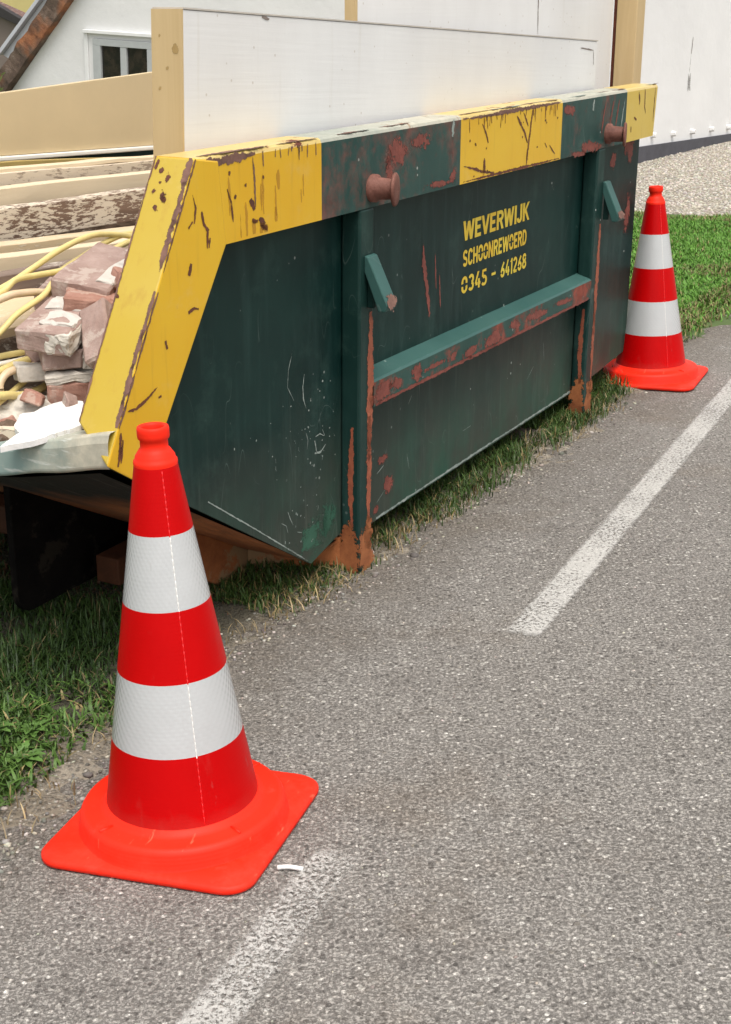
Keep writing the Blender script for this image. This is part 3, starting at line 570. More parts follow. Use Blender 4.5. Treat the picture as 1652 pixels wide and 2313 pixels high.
# ------------------------------------------------------------------ skip container
ID = Matrix()
W = 1.66
skip = thing('skip_container', 'dark green steel skip with yellow blocks on its rim, full of demolition waste', 'skip', FS)
def fp(y): return lambda a, b: (a, y, b)               # a face at constant y
def make_side(mirror):
    T = (lambda bm: None) if not mirror else (lambda bm: [setattr(v, 'co', Vector((v.co.x, W - v.co.y, v.co.z))) for v in bm.verts])
    def fin(name, bm, mats, parent=skip, **kw):
        T(bm); return finish(name, bm, mats, parent, **kw)
    # plate
    bm = new_bm()
    prism_xz(bm, [(-0.64, 1.05), (-0.95, 0.56), (-0.153, 0.074), (-0.01, 0.106), (0.03, 0.078), (1.76, 0.088), (2.295, 0.125), (2.315, 1.05)], 0.055, 0.063)
    if not mirror:
        q = fp(0.0543)
        streak(bm, [(0.47, 0.80), (0.475, 0.74), (0.50, 0.66), (0.515, 0.585)], 0.022, 1, q)
        streak(bm, [(0.545, 0.76), (0.555, 0.66)], 0.007, 1, q); streak(bm, [(0.575, 0.70), (0.585, 0.60)], 0.007, 1, q)
        streak(bm, [(0.30, 0.40), (0.42, 0.445), (0.52, 0.47)], 0.006, 1, q)
        streak(bm, [(-0.228, 0.646), (-0.25, 0.60), (-0.255, 0.56), (-0.226, 0.52)], 0.0028, 2, q, jit=0.1); streak(bm, [(-0.176, 0.575), (-0.184, 0.545), (-0.182, 0.515), (-0.170, 0.488)], 0.0035, 2, q, jit=0.1); streak(bm, [(-0.13, 0.362), (-0.10, 0.357), (-0.075, 0.372)], 0.006, 2, q); streak(bm, [(-0.13, 0.395), (-0.12, 0.36)], 0.004, 2, q)
        blot(bm, (-0.14, 0.155), 0.07, 0.065, 5, q); blot(bm, (-0.07, 0.17), 0.05, 0.05, 5, q)
        for _ in range(12):
            a, b = random.uniform(-0.32, -0.03), random.uniform(0.14, 0.40); an = random.uniform(0, 3.1); l = random.uniform(0.006, 0.05); kk = random.uniform(-0.5, 0.5)
            streak(bm, [(a, b), (a + l * 0.5 * math.cos(an), b + l * 0.5 * math.sin(an)), (a + l * math.cos(an + kk), b + l * math.sin(an + kk))], random.uniform(0.0012, 0.003), 2, q, jit=0.1)
        for _ in range(70):
            a, b = random.gauss(-0.15, 0.13), random.uniform(0.12, 0.55)
            if b > 0.06 - 0.68 * (a + 0.153) and a < 0.0: blot(bm, (a, b), random.uniform(0.0015, 0.004), random.uniform(0.0015, 0.004), 2, q, n=7)
        for _ in range(8):
            a, b = random.uniform(0.2, 1.6), random.uniform(0.12, 0.38); an = random.uniform(0, 3.1); l = random.uniform(0.02, 0.08)
            streak(bm, [(a, b), (a + l * math.cos(an), b + l * math.sin(an))], 0.0018, 2 if random.random() < 0.75 else 1, q, jit=0.1)
        for c_, rx, rz in (((0.27, 0.16), 0.03, 0.025), ((0.23, 0.245), 0.022, 0.014), ((0.20, 0.11), 0.02, 0.012), ((1.86, 0.89), 0.05, 0.03), ((2.2, 0.9), 0.05, 0.05), ((2.02, 0.88), 0.035, 0.03), ((2.22, 0.66), 0.03, 0.07)):
            blot(bm, c_, rx, rz, 1, q)
        streak(bm, [(-0.60, 0.378), (-0.40, 0.245), (-0.17, 0.088)], 0.0032, 2, q, taper=False); streak(bm, [(0.20, 0.085), (1.0, 0.092), (1.74, 0.096)], 0.007, 2, q, taper=False)
    fin('side_panel', bm, ['green', 'redlead_d', 'pale_d', 'rust_d', 'mud_d', 'rub_d'])
    # rim: hollow bar, cut where the paint changes
    bm = new_bm(); cuts = [-0.648, -0.18, 0.578, 1.342, 1.971, 2.319]; mats = ['yellow', 'green_rim', 'yellow_top', 'top_dust', 'yellow_pale', 'mauve_d', 'chip_d', 'redlead_d', 'pale_d', 'bleed_d']
    for k in range(5):
        a, b = cuts[k], cuts[k + 1]; yel = k % 2 == 0
        sec = [(0.0, 0.948), (0.0, 1.121), (0.003, 1.128), (0.010, 1.132), (0.092, 1.132), (0.10, 1.122), (0.10, 0.948)]
        ring = []
        for x in (a, b):
            if x == cuts[0]: ring.append([bm.verts.new((x - 0.035 + (1.132 - z) * -0.0 + (0.068 if z < 1.0 else 0.0), y, z)) for y, z in sec])
            elif x == cuts[-1]: ring.append([bm.verts.new((x - (0.022 if z < 1.0 else 0), y, z)) for y, z in sec])
            else: ring.append([bm.verts.new((x, y, z)) for y, z in sec])
        for i in range(len(sec)):
            j = (i + 1) % len(sec); f = bm.faces.new((ring[0][i], ring[0][j], ring[1][j], ring[1][i]))
            top = i in (1, 2, 3)
            f.material_index = (2 if top else (4 if k == 4 else 0)) if yel else (3 if top else 1)
        if k == 0: bm.faces.new(ring[0])
        if k == 4: bm.faces.new(ring[1]).material_index = 4
    if not mirror:
        q = fp(-0.0007); tp = lambda a, b: (a, b, 1.1327)
        # worn front edge of the near yellow block
        streak(bm, [(-0.66, 1.121), (-0.55, 1.119), (-0.46, 1.121)], 0.018, 5, q); streak(bm, [(-0.47, 1.115), (-0.465, 1.07), (-0.462, 1.01)], 0.007, 5, q)
        for _ in range(15):
            a = random.uniform(-0.44, -0.2); streak(bm, [(a, 1.124), (a + random.uniform(-.005, .005), 1.124 - random.uniform(0.004, 0.034))], random.uniform(0.0025, 0.006), 5, q)
        streak(bm, [(-0.66, 0.012), (-0.5, 0.010), (-0.38, 0.006)], 0.016, 5, tp); streak(bm, [(-0.36, 0.008), (-0.19, 0.006)], 0.008, 5, tp)
        streak(bm, [(-0.482, 1.03), (-0.468, 1.005)], 0.015, 6, q); streak(bm, [(-0.478, 0.985), (-0.455, 0.98)], 0.011, 6, q); streak(bm, [(-0.45, 0.985), (-0.43, 0.967), (-0.415, 0.961)], 0.018, 6, q)
        for _ in range(10):
            a, b = random.uniform(-0.58, -0.2), random.uniform(1.0, 1.1); streak(bm, [(a, b), (a + 0.002, max(0.954, b - random.uniform(0.03, 0.09)))], random.uniform(0.006, 0.014), 9, q)
        for a, b in ((-0.47, 0.985), (-0.44, 0.975), (-0.42, 0.968), (0.74, 0.985), (1.06, 1.0)): streak(bm, [(a, b), (a, max(0.953, b - 0.03))], 0.020, 9, q)
        for a, b in ((-0.54, 1.04), (-0.50, 1.06), (-0.43, 1.07), (-0.56, 1.09)): blot(bm, (a, b), 0.006, 0.005, 6, q)
        streak(bm, [(-0.57, 1.06), (-0.555, 1.03), (-0.55, 0.99)], 0.007, 6, q); streak(bm, [(-0.60, 1.00), (-0.59, 0.965)], 0.006, 6, q)
        # green block scuffs
        for a, b, rx, rz in ((0.20, 1.07, 0.045, 0.04), (0.34, 1.085, 0.05, 0.022), (0.155, 1.03, 0.02, 0.03), (0.45, 0.965, 0.07, 0.009), (0.53, 0.975, 0.02, 0.022), (1.62, 0.965, 0.10, 0.018), (1.40, 1.095, 0.04, 0.02), (1.5, 0.95, 0.05, 0.01)): blot(bm, (a, b), rx, rz, 7, q, n=20)
        for a in (1.72, 1.80, 1.86, 1.92): streak(bm, [(a + 0.03, 1.10), (a + 0.012, 1.05), (a, 1.00)], 0.012, 7 if a < 1.9 else 8, q)
        streak(bm, [(1.63, 1.115), (1.625, 1.08)], 0.018, 8, q); streak(bm, [(0.53, 1.125), (0.525, 1.08)], 0.016, 8, q)
        # middle yellow block: the Y shaped scratch and its neighbours
        streak(bm, [(1.09, 1.115), (1.075, 1.05), (1.06, 0.985), (1.055, 0.955)], 0.012, 6, q); streak(bm, [(0.97, 1.105), (1.03, 1.055), (1.06, 1.02)], 0.011, 6, q); streak(bm, [(1.02, 1.112), (1.06, 1.07)], 0.007, 6, q)
        streak(bm, [(0.72, 1.10), (0.75, 1.07), (0.765, 1.045)], 0.008, 6, q); streak(bm, [(0.74, 1.005), (0.742, 0.965)], 0.014, 6, q); streak(bm, [(0.60, 0.995), (0.66, 0.985), (0.74, 0.966), (0.82, 0.958)], 0.008, 6, q)
        streak(bm, [(1.24, 1.0), (1.27, 0.98), (1.29, 0.97)], 0.006, 6, q); streak(bm, [(1.2, 1.01), (1.22, 0.995)], 0.005, 6, q)
        streak(bm, [(0.59, 1.122), (0.75, 1.120), (0.95, 1.123), (1.32, 1.124)], 0.012, 5, q); streak(bm, [(0.60, 0.953), (0.85, 0.953), (1.33, 0.952)], 0.008, 6, q)
        for _ in range(26):
            a = random.uniform(0.6, 1.33); streak(bm, [(a, 1.120), (a + random.uniform(-.006, .006), 1.12 - random.uniform(0.01, 0.045))], 0.0045, 6, q)
        for _ in range(12): blot(bm, (random.uniform(0.62, 1.32), random.uniform(0.96, 1.09)), 0.006, 0.004, 6, q, n=8)
        # far yellow block
        streak(bm, [(2.10, 1.115), (2.115, 1.08), (2.11, 1.07)], 0.01, 6, q); streak(bm, [(2.17, 1.12), (2.175, 1.06), (2.19, 1.035)], 0.009, 6, q); streak(bm, [(2.06, 1.03), (2.09, 1.02)], 0.008, 6, q); streak(bm, [(2.03, 1.0), (2.035, 0.98)], 0.008, 6, q); streak(bm, [(2.29, 1.12), (2.285, 1.0)], 0.008, 6, q)
        for _ in range(30):
            a = random.uniform(-0.15, 2.3); streak(bm, [(a, random.uniform(0.008, 0.02)), (a + random.uniform(0.03, 0.15), random.uniform(0.008, 0.02))], 0.010, random.choice((5, 5, 8)), tp)
    fin('rim', bm, mats)
    # slanted yellow end bar
    A_, B_, C_, D_ = (-0.685, 1.132), (-0.579, 0.9485), (-0.895, 0.509), (-1.013, 0.584)
    bm = new_bm(); fs = prism_xz(bm, [A_, (-0.60, 1.12), B_, C_, D_], -0.002, 0.096); fs[6].material_index = 1
    for v in bm.verts:
        if v.co.y > 0.05 and v.co.z < 0.62: v.co.x += 0.041; v.co.z += 0.068
    if not mirror:
        q = fp(-0.0027); ed = Vector((D_[0] - A_[0], D_[1] - A_[1])); el = ed.length; ed.normalize(); nn = Vector((-ed.y, ed.x))
        if nn.x > 0: nn = -nn
        ef = lambda a, b: (A_[0] + ed.x * a + nn.x * 0.0007, -0.002 + b, A_[1] + ed.y * a + nn.y * 0.0007)     # on the end face: a down the slope, b inwards
        for a0, a1, w_ in ((0.0, 0.06, 0.020), (0.05, 0.15, 0.016), (0.13, 0.24, 0.018), (0.28, 0.38, 0.011), (0.36, 0.44, 0.015), (0.43, 0.52, 0.015), (0.50, 0.56, 0.013)):
            streak(bm, [(a0, w_ * 0.4), ((a0 + a1) / 2, w_ * 0.42), (a1, w_ * 0.38)], w_ * 0.8, 2, ef)
            streak(bm, [tuple(Vector(A_) + ed * a0 - nn * 0.004), tuple(Vector(A_) + ed * a1 - nn * 0.003)], 0.006, 2, q)
        for a, b in ((0.03, 0.07), (0.045, 0.05), (0.075, 0.075), (0.09, 0.045), (0.085, 0.05), (0.30, 0.088), (0.02, 0.085), (0.11, 0.06), (0.055, 0.065)): blot(bm, (a, b), random.uniform(0.006, 0.014), random.uniform(0.004, 0.008), 3, ef, n=11, top=0.8)
        streak(bm, [(0.0, 0.093), (0.2, 0.094), (0.56, 0.094)], 0.004, 2, ef, taper=False)
        for pts, w_ in (([(-0.697, 1.063), (-0.688, 1.035), (-0.694, 1.005)], 0.007), ([(-0.70, 1.01), (-0.715, 0.998)], 0.005), ([(-0.668, 1.026), (-0.66, 1.0), (-0.648, 0.985), (-0.652, 0.95)], 0.008), ([(-0.64, 0.97), (-0.645, 0.95)], 0.006), ([(-0.71, 0.928), (-0.72, 0.905)], 0.010), ([(-0.727, 0.831), (-0.705, 0.836), (-0.69, 0.832)], 0.007), ([(-0.808, 0.79), (-0.803, 0.772)], 0.008), ([(-0.94, 0.676), (-0.915, 0.676), (-0.885, 0.684), (-0.86, 0.694), (-0.842, 0.703)], 0.008), ([(-0.84, 0.68), (-0.83, 0.682)], 0.006), ([(-0.965, 0.64), (-0.972, 0.60), (-0.980, 0.575)], 0.010), ([(-0.96, 0.625), (-0.97, 0.58)], 0.007)):
            streak(bm, pts, w_, 3, q)
    fin('slanted_edge', bm, ['yellow', 'yellow_end', 'mauve_d', 'chip_d'], bevel=0.004)
    # uprights
    for k, (x0, x1, xb0, xb1) in enumerate(((0.006, 0.079, -0.001, 0.072), (1.705, 1.778, 1.69, 1.768))):
        bm = new_bm(); zt, zb = 0.9475, (0.0 if not mirror else 0.0)
        pr = [(x0, zt), (xb0, zb + 0.02), (xb0 + 0.012, zb), (xb1 - 0.012, zb), (xb1, zb + 0.02), (x1, zt)]
        prism_xz(bm, pr, 0.0, 0.053)
        if not mirror:
            q = fp(-0.0007); lx = lambda b: xb1 + (x1 - xb1) * b / zt
            streak(bm, [(lx(0.66) - 0.016, 0.69), (lx(0.5) - 0.015, 0.5), (lx(0.3) - 0.02, 0.3)], 0.025, 1, q); streak(bm, [(lx(0.4) - 0.02, 0.42), (lx(0.2) - 0.02, 0.13)], 0.020, 1, q)
            blot(bm, (lx(0.05) - 0.035, 0.055), 0.034, 0.05, 2, q); blot(bm, (lx(0.05) - 0.02, 0.11), 0.02, 0.03, 2, q)
            side = lambda a, b: (xb0 + (x0 - xb0) * b / zt - 0.0008, a, b)
            blot(bm, (0.027, 0.06), 0.024, 0.07, 2, side); streak(bm, [(0.02, 0.40), (0.025, 0.25), (0.02, 0.13)], 0.012, 1, side)
        fin('post', bm, ['green_post', 'orange_d', 'rust_d'], bevel=0.006)
        # lifting pin and its flange
        xc = (0.068, 1.782)[k]; 
        bm = new_bm(); lathe(bm, [(0.034, 0.0), (0.034, 0.012), (0.027, 0.016), (0.0245, 0.061)], 28)
        Tp = Matrix.Translation((xc, 0.0, 0.994)) @ Matrix.Rotation(math.radians(90), 4, 'X')
        for v in bm.verts: v.co = Tp @ v.co
        pin = fin('lifting_pin', bm, 'pin')
        bm = new_bm(); lathe(bm, [(0.001, 0.058), (0.037, 0.058), (0.0405, 0.060), (0.0405, 0.064), (0.037, 0.067), (0.020, 0.067), (0.001, 0.0675)], 32)
        Tp2 = Tp @ Matrix.Translation((0, 0, 0.063)) @ Matrix.Rotation(math.radians(15), 4, 'Y') @ Matrix.Translation((0, 0, -0.063))
        for v in bm.verts: v.co = Tp2 @ v.co
        fin('flange', bm, 'pin', parent=pin)
        # wedge-shaped chain guide
        bm = new_bm(); xg = (0.026, 1.765)[k]; wg = 0.052
        P = [(0.0, 0.835), (-0.010, 0.832), (-0.066, 0.716), (-0.060, 0.700), (-0.040, 0.698), (0.0, 0.795)]
        a = [bm.verts.new((xg, y, z)) for y, z in P]; b = [bm.verts.new((xg + wg, y, z)) for y, z in P]
        for i in range(len(P) - 1):
            f = bm.faces.new((a[i], a[i + 1], b[i + 1], b[i])); f.material_index = 0
        bm.faces.new((a[-1], a[0], b[0], b[-1])); bm.faces.new(a); bm.faces.new(b[::-1])
        box(bm, xg + 0.018, xg + 0.032, -0.020, 0.0, 0.702, 0.79, 2)
        if not mirror: blot(bm, (xg + wg / 2, 0.722), 0.024, 0.018, 1, lambda p, r: (p, -0.0665 + (r - 0.716) * 0.48 - 0.0012, r))
        fin('guide_plate', bm, ['teal', 'mauve_d', 'green_post'], bevel=0.003)
    # long beam
    bm = new_bm()
    P = [(0.0, 0.438), (0.0, 0.502), (0.005, 0.508), (0.054, 0.522), (0.054, 0.438)]
    prev = None
    for x in np.linspace(0.0795, 1.703, 30):
        cur = [bm.verts.new((x, y, z + 0.006 * math.sin(x * 1.9) * 0)) for y, z in P]
        if prev:
            for i in range(len(P)):
                j = (i + 1) % len(P); f = bm.faces.new((prev[i], prev[j], cur[j], cur[i])); f.material_index = 1 if i in (1, 2) else 0
        prev = cur
    if not mirror:
        q = fp(-0.0007)
        for a, rx, rz in ((0.13, 0.045, 0.028), (0.21, 0.03, 0.02), (0.33, 0.03, 0.026), (0.44, 0.06, 0.008), (0.56, 0.03, 0.012), (0.68, 0.05, 0.016), (0.85, 0.08, 0.020), (1.02, 0.05, 0.016), (1.2, 0.1, 0.014), (1.45, 0.09, 0.010)): blot(bm, (a, 0.468 + random.uniform(-0.012, 0.006)), rx, rz, 2, q, n=22)
        streak(bm, [(0.09, 0.442), (0.7, 0.441), (1.68, 0.442)], 0.009, 2, q, taper=False)
    fin('beam', bm, ['green_beam', 'teal', 'redlead_d'])
make_side(False); make_side(True)
# floor, ends, running gear
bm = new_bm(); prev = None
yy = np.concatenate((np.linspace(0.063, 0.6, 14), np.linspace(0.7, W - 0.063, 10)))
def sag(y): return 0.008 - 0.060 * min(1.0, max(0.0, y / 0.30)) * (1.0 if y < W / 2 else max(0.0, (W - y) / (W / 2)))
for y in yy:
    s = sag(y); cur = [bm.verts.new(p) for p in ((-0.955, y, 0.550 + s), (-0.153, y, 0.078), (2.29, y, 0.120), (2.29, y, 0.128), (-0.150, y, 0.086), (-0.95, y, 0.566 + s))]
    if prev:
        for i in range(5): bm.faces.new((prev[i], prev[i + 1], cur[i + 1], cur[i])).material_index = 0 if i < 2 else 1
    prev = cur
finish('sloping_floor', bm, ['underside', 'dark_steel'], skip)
bm = new_bm(); prev = None
for y in np.concatenate((np.linspace(0.002, 0.62, 24), np.linspace(0.66, W - 0.0965, 12))):
    s = sag(y) + 0.0015 * math.sin(y * 40); t_ = 0.046 - 0.006 * min(1, y / 0.3)
    cur = [bm.verts.new(p) for p in ((-0.965, y, 0.566 + s), (-0.998, y, 0.566 + s), (-1.003, y, 0.572 + s), (-1.001, y, 0.588 + s + t_ * 0.7), (-0.995, y, 0.592 + s + t_), (-0.93, y, 0.594 + s + t_), (-0.92, y, 0.566 + s))]
    if prev:
        for i in range(7): bm.faces.new((prev[i], prev[(i + 1) % 7], cur[(i + 1) % 7], cur[i])).material_index = 0
    prev = cur
finish('lip', bm, ['lip'], skip, bevel=0.004)
bm = new_bm(); box(bm, 2.297, 2.305, 0.064, W - 0.064, 0.13, 0.86); finish('end_panel', bm, 'green', skip)
bm = new_bm()                                            # skewed cross foot under the tip of the plate
for pts in ([(0.0, 0.054), (-0.129, 0.263), (-0.06, 0.30), (0.07, 0.054)],):
    a = [bm.verts.new((x, y, 0.015)) for x, y in pts]; b = [bm.verts.new((x, y, 0.095)) for x, y in pts]
    bm.faces.new(a); bm.faces.new(b)
    for i in range(4): bm.faces.new((a[i], a[(i + 1) % 4], b[(i + 1) % 4], b[i]))
finish('cross_foot', bm, 'rust', skip, bevel=0.003)
for y0, y1 in ((0.265, 0.335), (W - 0.335, W - 0.265)):
    bm = new_bm(); prism_xz(bm, [(-0.46, 0.125), (-0.45, 0.255), (-0.10, 0.05), (0.0, 0.078), (2.2, 0.10), (2.2, 0.0), (-0.20, 0.0), (-0.247, 0.004)], y0, y1); finish('skid', bm, 'rust', skip, bevel=0.004)
for y0 in (0.55, W - 0.57):
    bm = new_bm(); prism_xz(bm, [(-0.690, 0.41)] + [(-0.690 + 0.05 - 0.05 * math.cos(a), 0.085 - 0.055 * math.sin(a)) for a in np.linspace(0, math.pi / 2, 7)] + [(-0.30, 0.03), (-0.10, 0.06)], y0, y0 + 0.02); finish('hook_plate', bm, 'dark_steel', skip, bevel=0.003)
bm = new_bm(); box(bm, -0.56, -0.48, 0.58, W - 0.58, 0.17, 0.245); finish('hook_bar', bm, 'rust_under', skip, bevel=0.008)
bm = new_bm(); box(bm, -0.47, -0.30, 0.42, 0.49, 0.055, 0.125); finish('skid_bracket', bm, 'rust_under', skip, bevel=0.004)

def _arc(cx, cy, rx, ry, a0, a1, n=10): return [(cx + rx * math.cos(math.radians(a0 + (a1 - a0) * k / n)), cy + ry * math.sin(math.radians(a0 + (a1 - a0) * k / n))) for k in range(n + 1)]
_t = 0.09                                     # half a stroke, on a letter 1 high; stencil gaps are left open
GL = {
 'W': (0.92, [[(0.07, 1), (0.25, 0)], [(0.25, 0), (0.46, 0.95)], [(0.46, 0.95), (0.67, 0)], [(0.67, 0), (0.85, 1)]]),
 'E': (0.56, [[(0.1, 0), (0.1, 1)], [(0.1, 0.91), (0.54, 0.91)], [(0.1, 0.5), (0.48, 0.5)], [(0.1, 0.09), (0.54, 0.09)]]),
 'V': (0.66, [[(0.07, 1), (0.33, 0)], [(0.33, 0), (0.59, 1)]]),
 'R': (0.64, [[(0.1, 0), (0.1, 1)], [(0.1, 0.91), (0.34, 0.91)] + _arc(0.34, 0.71, 0.2, 0.2, 90, -90) + [(0.1, 0.51)], [(0.36, 0.5), (0.56, 0)]]),
 'I': (0.24, [[(0.12, 0), (0.12, 1)]]),
 'J': (0.48, [[(0.38, 1), (0.38, 0.28)] + _arc(0.21, 0.28, 0.17, 0.19, 0, -180)]),
 'K': (0.64, [[(0.1, 0), (0.1, 1)], [(0.14, 0.42), (0.56, 1)], [(0.26, 0.58), (0.58, 0)]]),
 'S': (0.62, [_arc(0.31, 0.71, 0.21, 0.2, 20, 270, 14) + _arc(0.31, 0.29, 0.21, 0.2, 90, -160, 14)[1:]]),
 'C': (0.62, [_arc(0.32, 0.66, 0.22, 0.25, 15, 180) + _arc(0.32, 0.34, 0.22, 0.25, 180, 345)]),
 'H': (0.64, [[(0.1, 0), (0.1, 1)], [(0.54, 0), (0.54, 1)], [(0.1, 0.5), (0.54, 0.5)]]),
 'O': (0.66, [_arc(0.33, 0.66, 0.23, 0.25, -25, 205, 14), _arc(0.33, 0.34, 0.23, 0.25, 155, 385, 14)]),
 'N': (0.66, [[(0.1, 0), (0.1, 1)], [(0.1, 1), (0.56, 0)], [(0.56, 0), (0.56, 1)]]),
 'D': (0.64, [[(0.1, 0), (0.1, 1)], [(0.1, 0.91), (0.28, 0.91)] + _arc(0.28, 0.5, 0.27, 0.41, 90, -90, 12) + [(0.1, 0.09)]]),
 '0': (0.62, [_arc(0.31, 0.66, 0.21, 0.25, -20, 200, 14), _arc(0.31, 0.34, 0.21, 0.25, 160, 380, 14)]),
 '3': (0.60, [_arc(0.29, 0.71, 0.2, 0.2, 155, -80, 12), _arc(0.29, 0.29, 0.2, 0.2, 80, -155, 12)]),
 '4': (0.62, [[(0.36, 1), (0.08, 0.32)], [(0.08, 0.28), (0.30, 0.28)], [(0.42, 0.0), (0.42, 0.56)], [(0.42, 0.28), (0.58, 0.28)]]),
 '5': (0.60, [[(0.5, 0.91), (0.15, 0.91), (0.13, 0.56)], _arc(0.28, 0.31, 0.22, 0.24, 125, -150, 14)]),
 '1': (0.36, [[(0.06, 0.78), (0.22, 0.95)], [(0.22, 0), (0.22, 1)]]),
 '2': (0.60, [_arc(0.29, 0.70, 0.2, 0.21, 165, -30, 12) + [(0.1, 0.09)], [(0.1, 0.09), (0.54, 0.09)]]),
 '6': (0.60, [[(0.46, 0.93), (0.22, 0.62), (0.1, 0.34)], _arc(0.30, 0.30, 0.2, 0.21, 170, -170, 16)]),
 '8': (0.60, [_arc(0.30, 0.72, 0.18, 0.19, 10, 350, 16), _arc(0.30, 0.29, 0.21, 0.2, 80, 420, 16)]),
 '-': (0.44, [[(0.04, 0.5), (0.40, 0.5)]])}
def lettering(body, x0, x1, z0, z1, bold=1.0):
    bm = new_bm(); pen = 0.0; k = 0; strokes = []
    for ch in body:
        w, st = GL[ch]
        for p in st: strokes.append([Vector((pen + a, b)) for a, b in p])
        pen += w + 0.06
    sx = (x1 - x0) / (pen - 0.06); sz = z1 - z0
    for p in strokes:
        prev = None; k += 1
        for i, c in enumerate(p):
            t = (p[min(i + 1, len(p) - 1)] - p[max(i - 1, 0)]).normalized(); n = Vector((-t.y, t.x)) * _t * bold
            if abs(t.y) > 0.55 and len(p) == 2: n = Vector((-math.copysign(1, t.y), 0)) * _t * bold
            cur = [bm.verts.new((x0 + (c.x + s_ * n.x) * sx, 0.0542 - 0.00004 * (k % 9), z0 + min(1, max(0, c.y + s_ * n.y)) * sz)) for s_ in (1, -1)]
            if prev: bm.faces.new((prev[0], prev[1], cur[1], cur[0]))
            prev = cur
    return finish('lettering', bm, 'letter', skip)
lettering('WEVERWIJK', 0.731, 1.230, 0.768, 0.825, 1.1)
lettering('SCHOONREWOERD', 0.732, 1.216, 0.692, 0.741, 1.05)
lettering('0345', 0.725, 0.912, 0.614, 0.664); lettering('-', 0.942, 0.980, 0.612, 0.664, 0.9); lettering('641268', 1.014, 1.222, 0.615, 0.665)

# ------------------------------------------------------------------ traffic cones
def make_cone(label, x, y, yaw):
    t = thing('traffic_cone', label, 'traffic cone', Matrix.Translation((x, y, 0.001)) @ Matrix.Rotation(yaw, 4, 'Z'), 'red and white traffic cones at the ends of the skip')
    bm = new_bm(); hb, rc, pts = 0.2016, 0.05, []
    for q in range(4):
        cx, cy = (hb - rc) * (1, -1, -1, 1)[q], (hb - rc) * (1, 1, -1, -1)[q]
        for k in range(9):
            a = math.pi / 2 * (q + k / 8); pts.append((cx + rc * math.cos(a), cy + rc * math.sin(a)))
    lay = []
    for ins, z in ((0.004, 0.0), (0.0, 0.003), (0.0, 0.011), (0.005, 0.0155)):
        s = (hb - ins) / hb; lay.append([bm.verts.new((px * s, py * s, z)) for px, py in pts])
    for A, B in zip(lay, lay[1:]):
        for k in range(len(pts)): bm.faces.new((A[k], A[(k + 1) % len(pts)], B[(k + 1) % len(pts)], B[k]))
    # plate top meets the round step
    ring = [bm.verts.new((0.189 * math.cos(math.atan2(py, px)), 0.189 * math.sin(math.atan2(py, px)), 0.018)) for px, py in pts]
    for k in range(len(pts)): bm.faces.new((lay[-1][k], lay[-1][(k + 1) % len(pts)], ring[(k + 1) % len(pts)], ring[k]))
    lathe(bm, [(0.191, 0.016), (0.187, 0.024), (0.1845, 0.044), (0.180, 0.051), (0.172, 0.0535), (0.150, 0.055), (0.140, 0.060), (0.1365, 0.066), (0.12, 0.066)], 96)
    for k in range(4):                            # moulding seams on the step
        a = math.radians(45 + 90 * k + 14); c_, s_ = math.cos(a), math.sin(a)
        T = Matrix(((c_, -s_, 0, 0), (s_, c_, 0, 0), (0, 0, 1, 0), (0, 0, 0, 1))); box(bm, 0.148, 0.174, -0.0018, 0.0018, 0.050, 0.0572, 0, T)
    finish('base', bm, 'cone_plastic', t, smooth=True).data.polygons
    rr = lambda z: 0.1465 - 0.1602 * z
    bands = [('red_band', 0.064, 0.1908, 'cone_red'), ('white_band', 0.1908, 0.3193, 'cone_white'), ('red_band', 0.3193, 0.4443, 'cone_red'), ('white_band', 0.4443, 0.5722, 'cone_white'), ('red_band', 0.5722, 0.686, 'cone_red')]
    for nm, z0, z1, mk in bands:
        bm = new_bm(); lathe(bm, [(rr(z), z) for z in np.linspace(z0, z1, 6)], 96); finish(nm, bm, mk, t, smooth=True, recalc=False)
    # beaded seam of the sleeve
    bm = new_bm(); prev = None; nseg = 150
    for k in range(nseg + 1):
        z = 0.07 + 0.61 * k / nseg; hgt = 0.0013 if k % 3 else 0.0003; cur = []
        for q in (-2, -1, 0, 1, 2):
            r = rr(z) + hgt * (1 - (q / 2) ** 2) - 0.0002; a = -2.42 + q * 0.00065 / max(r, 0.03); cur.append(bm.verts.new((r * math.cos(a), r * math.sin(a), z)))
        if prev:
            mi = next(i for i, b in enumerate(bands) if z < b[2] + 1e-6)
            for q in range(4):
                f = bm.faces.new((prev[q], prev[q + 1], cur[q + 1], cur[q])); f.material_index = 0 if bands[mi][0] == 'red_band' else 1
        prev = cur
    finish('sleeve_seam', bm, ['seam_red', 'seam_white'], t, recalc=False)
    bm = new_bm(); lathe(bm, [(0.036, 0.676), (0.0375, 0.688), (0.0368, 0.692), (0.0345, 0.694), (0.0335, 0.700), (0.026, 0.711), (0.0235, 0.714), (0.0235, 0.727), (0.0262, 0.729), (0.0272, 0.733), (0.0272, 0.745), (0.0262, 0.749), (0.024, 0.750), (0.0195, 0.749), (0.018, 0.745), (0.017, 0.66)], 64)
    finish('collar', bm, 'cone_plastic', t, smooth=True)
    return t
c1 = make_cone('large red and white traffic cone in front of the open yellow-edged end of the skip', -0.34823, 2.31505, math.radians(71.42))
c2 = c1.copy(); COL.objects.link(c2)
for ch in list(c1.children):
    k = ch.copy(); COL.objects.link(k); k.parent = c2
c2.matrix_world = Matrix.Translation((1.15343, 5.60941, 0.004)) @ Matrix.Rotation(math.radians(66.7), 4, 'Z')
c2['label'] = 'red and white traffic cone beside the far corner of the skip by the lawn'

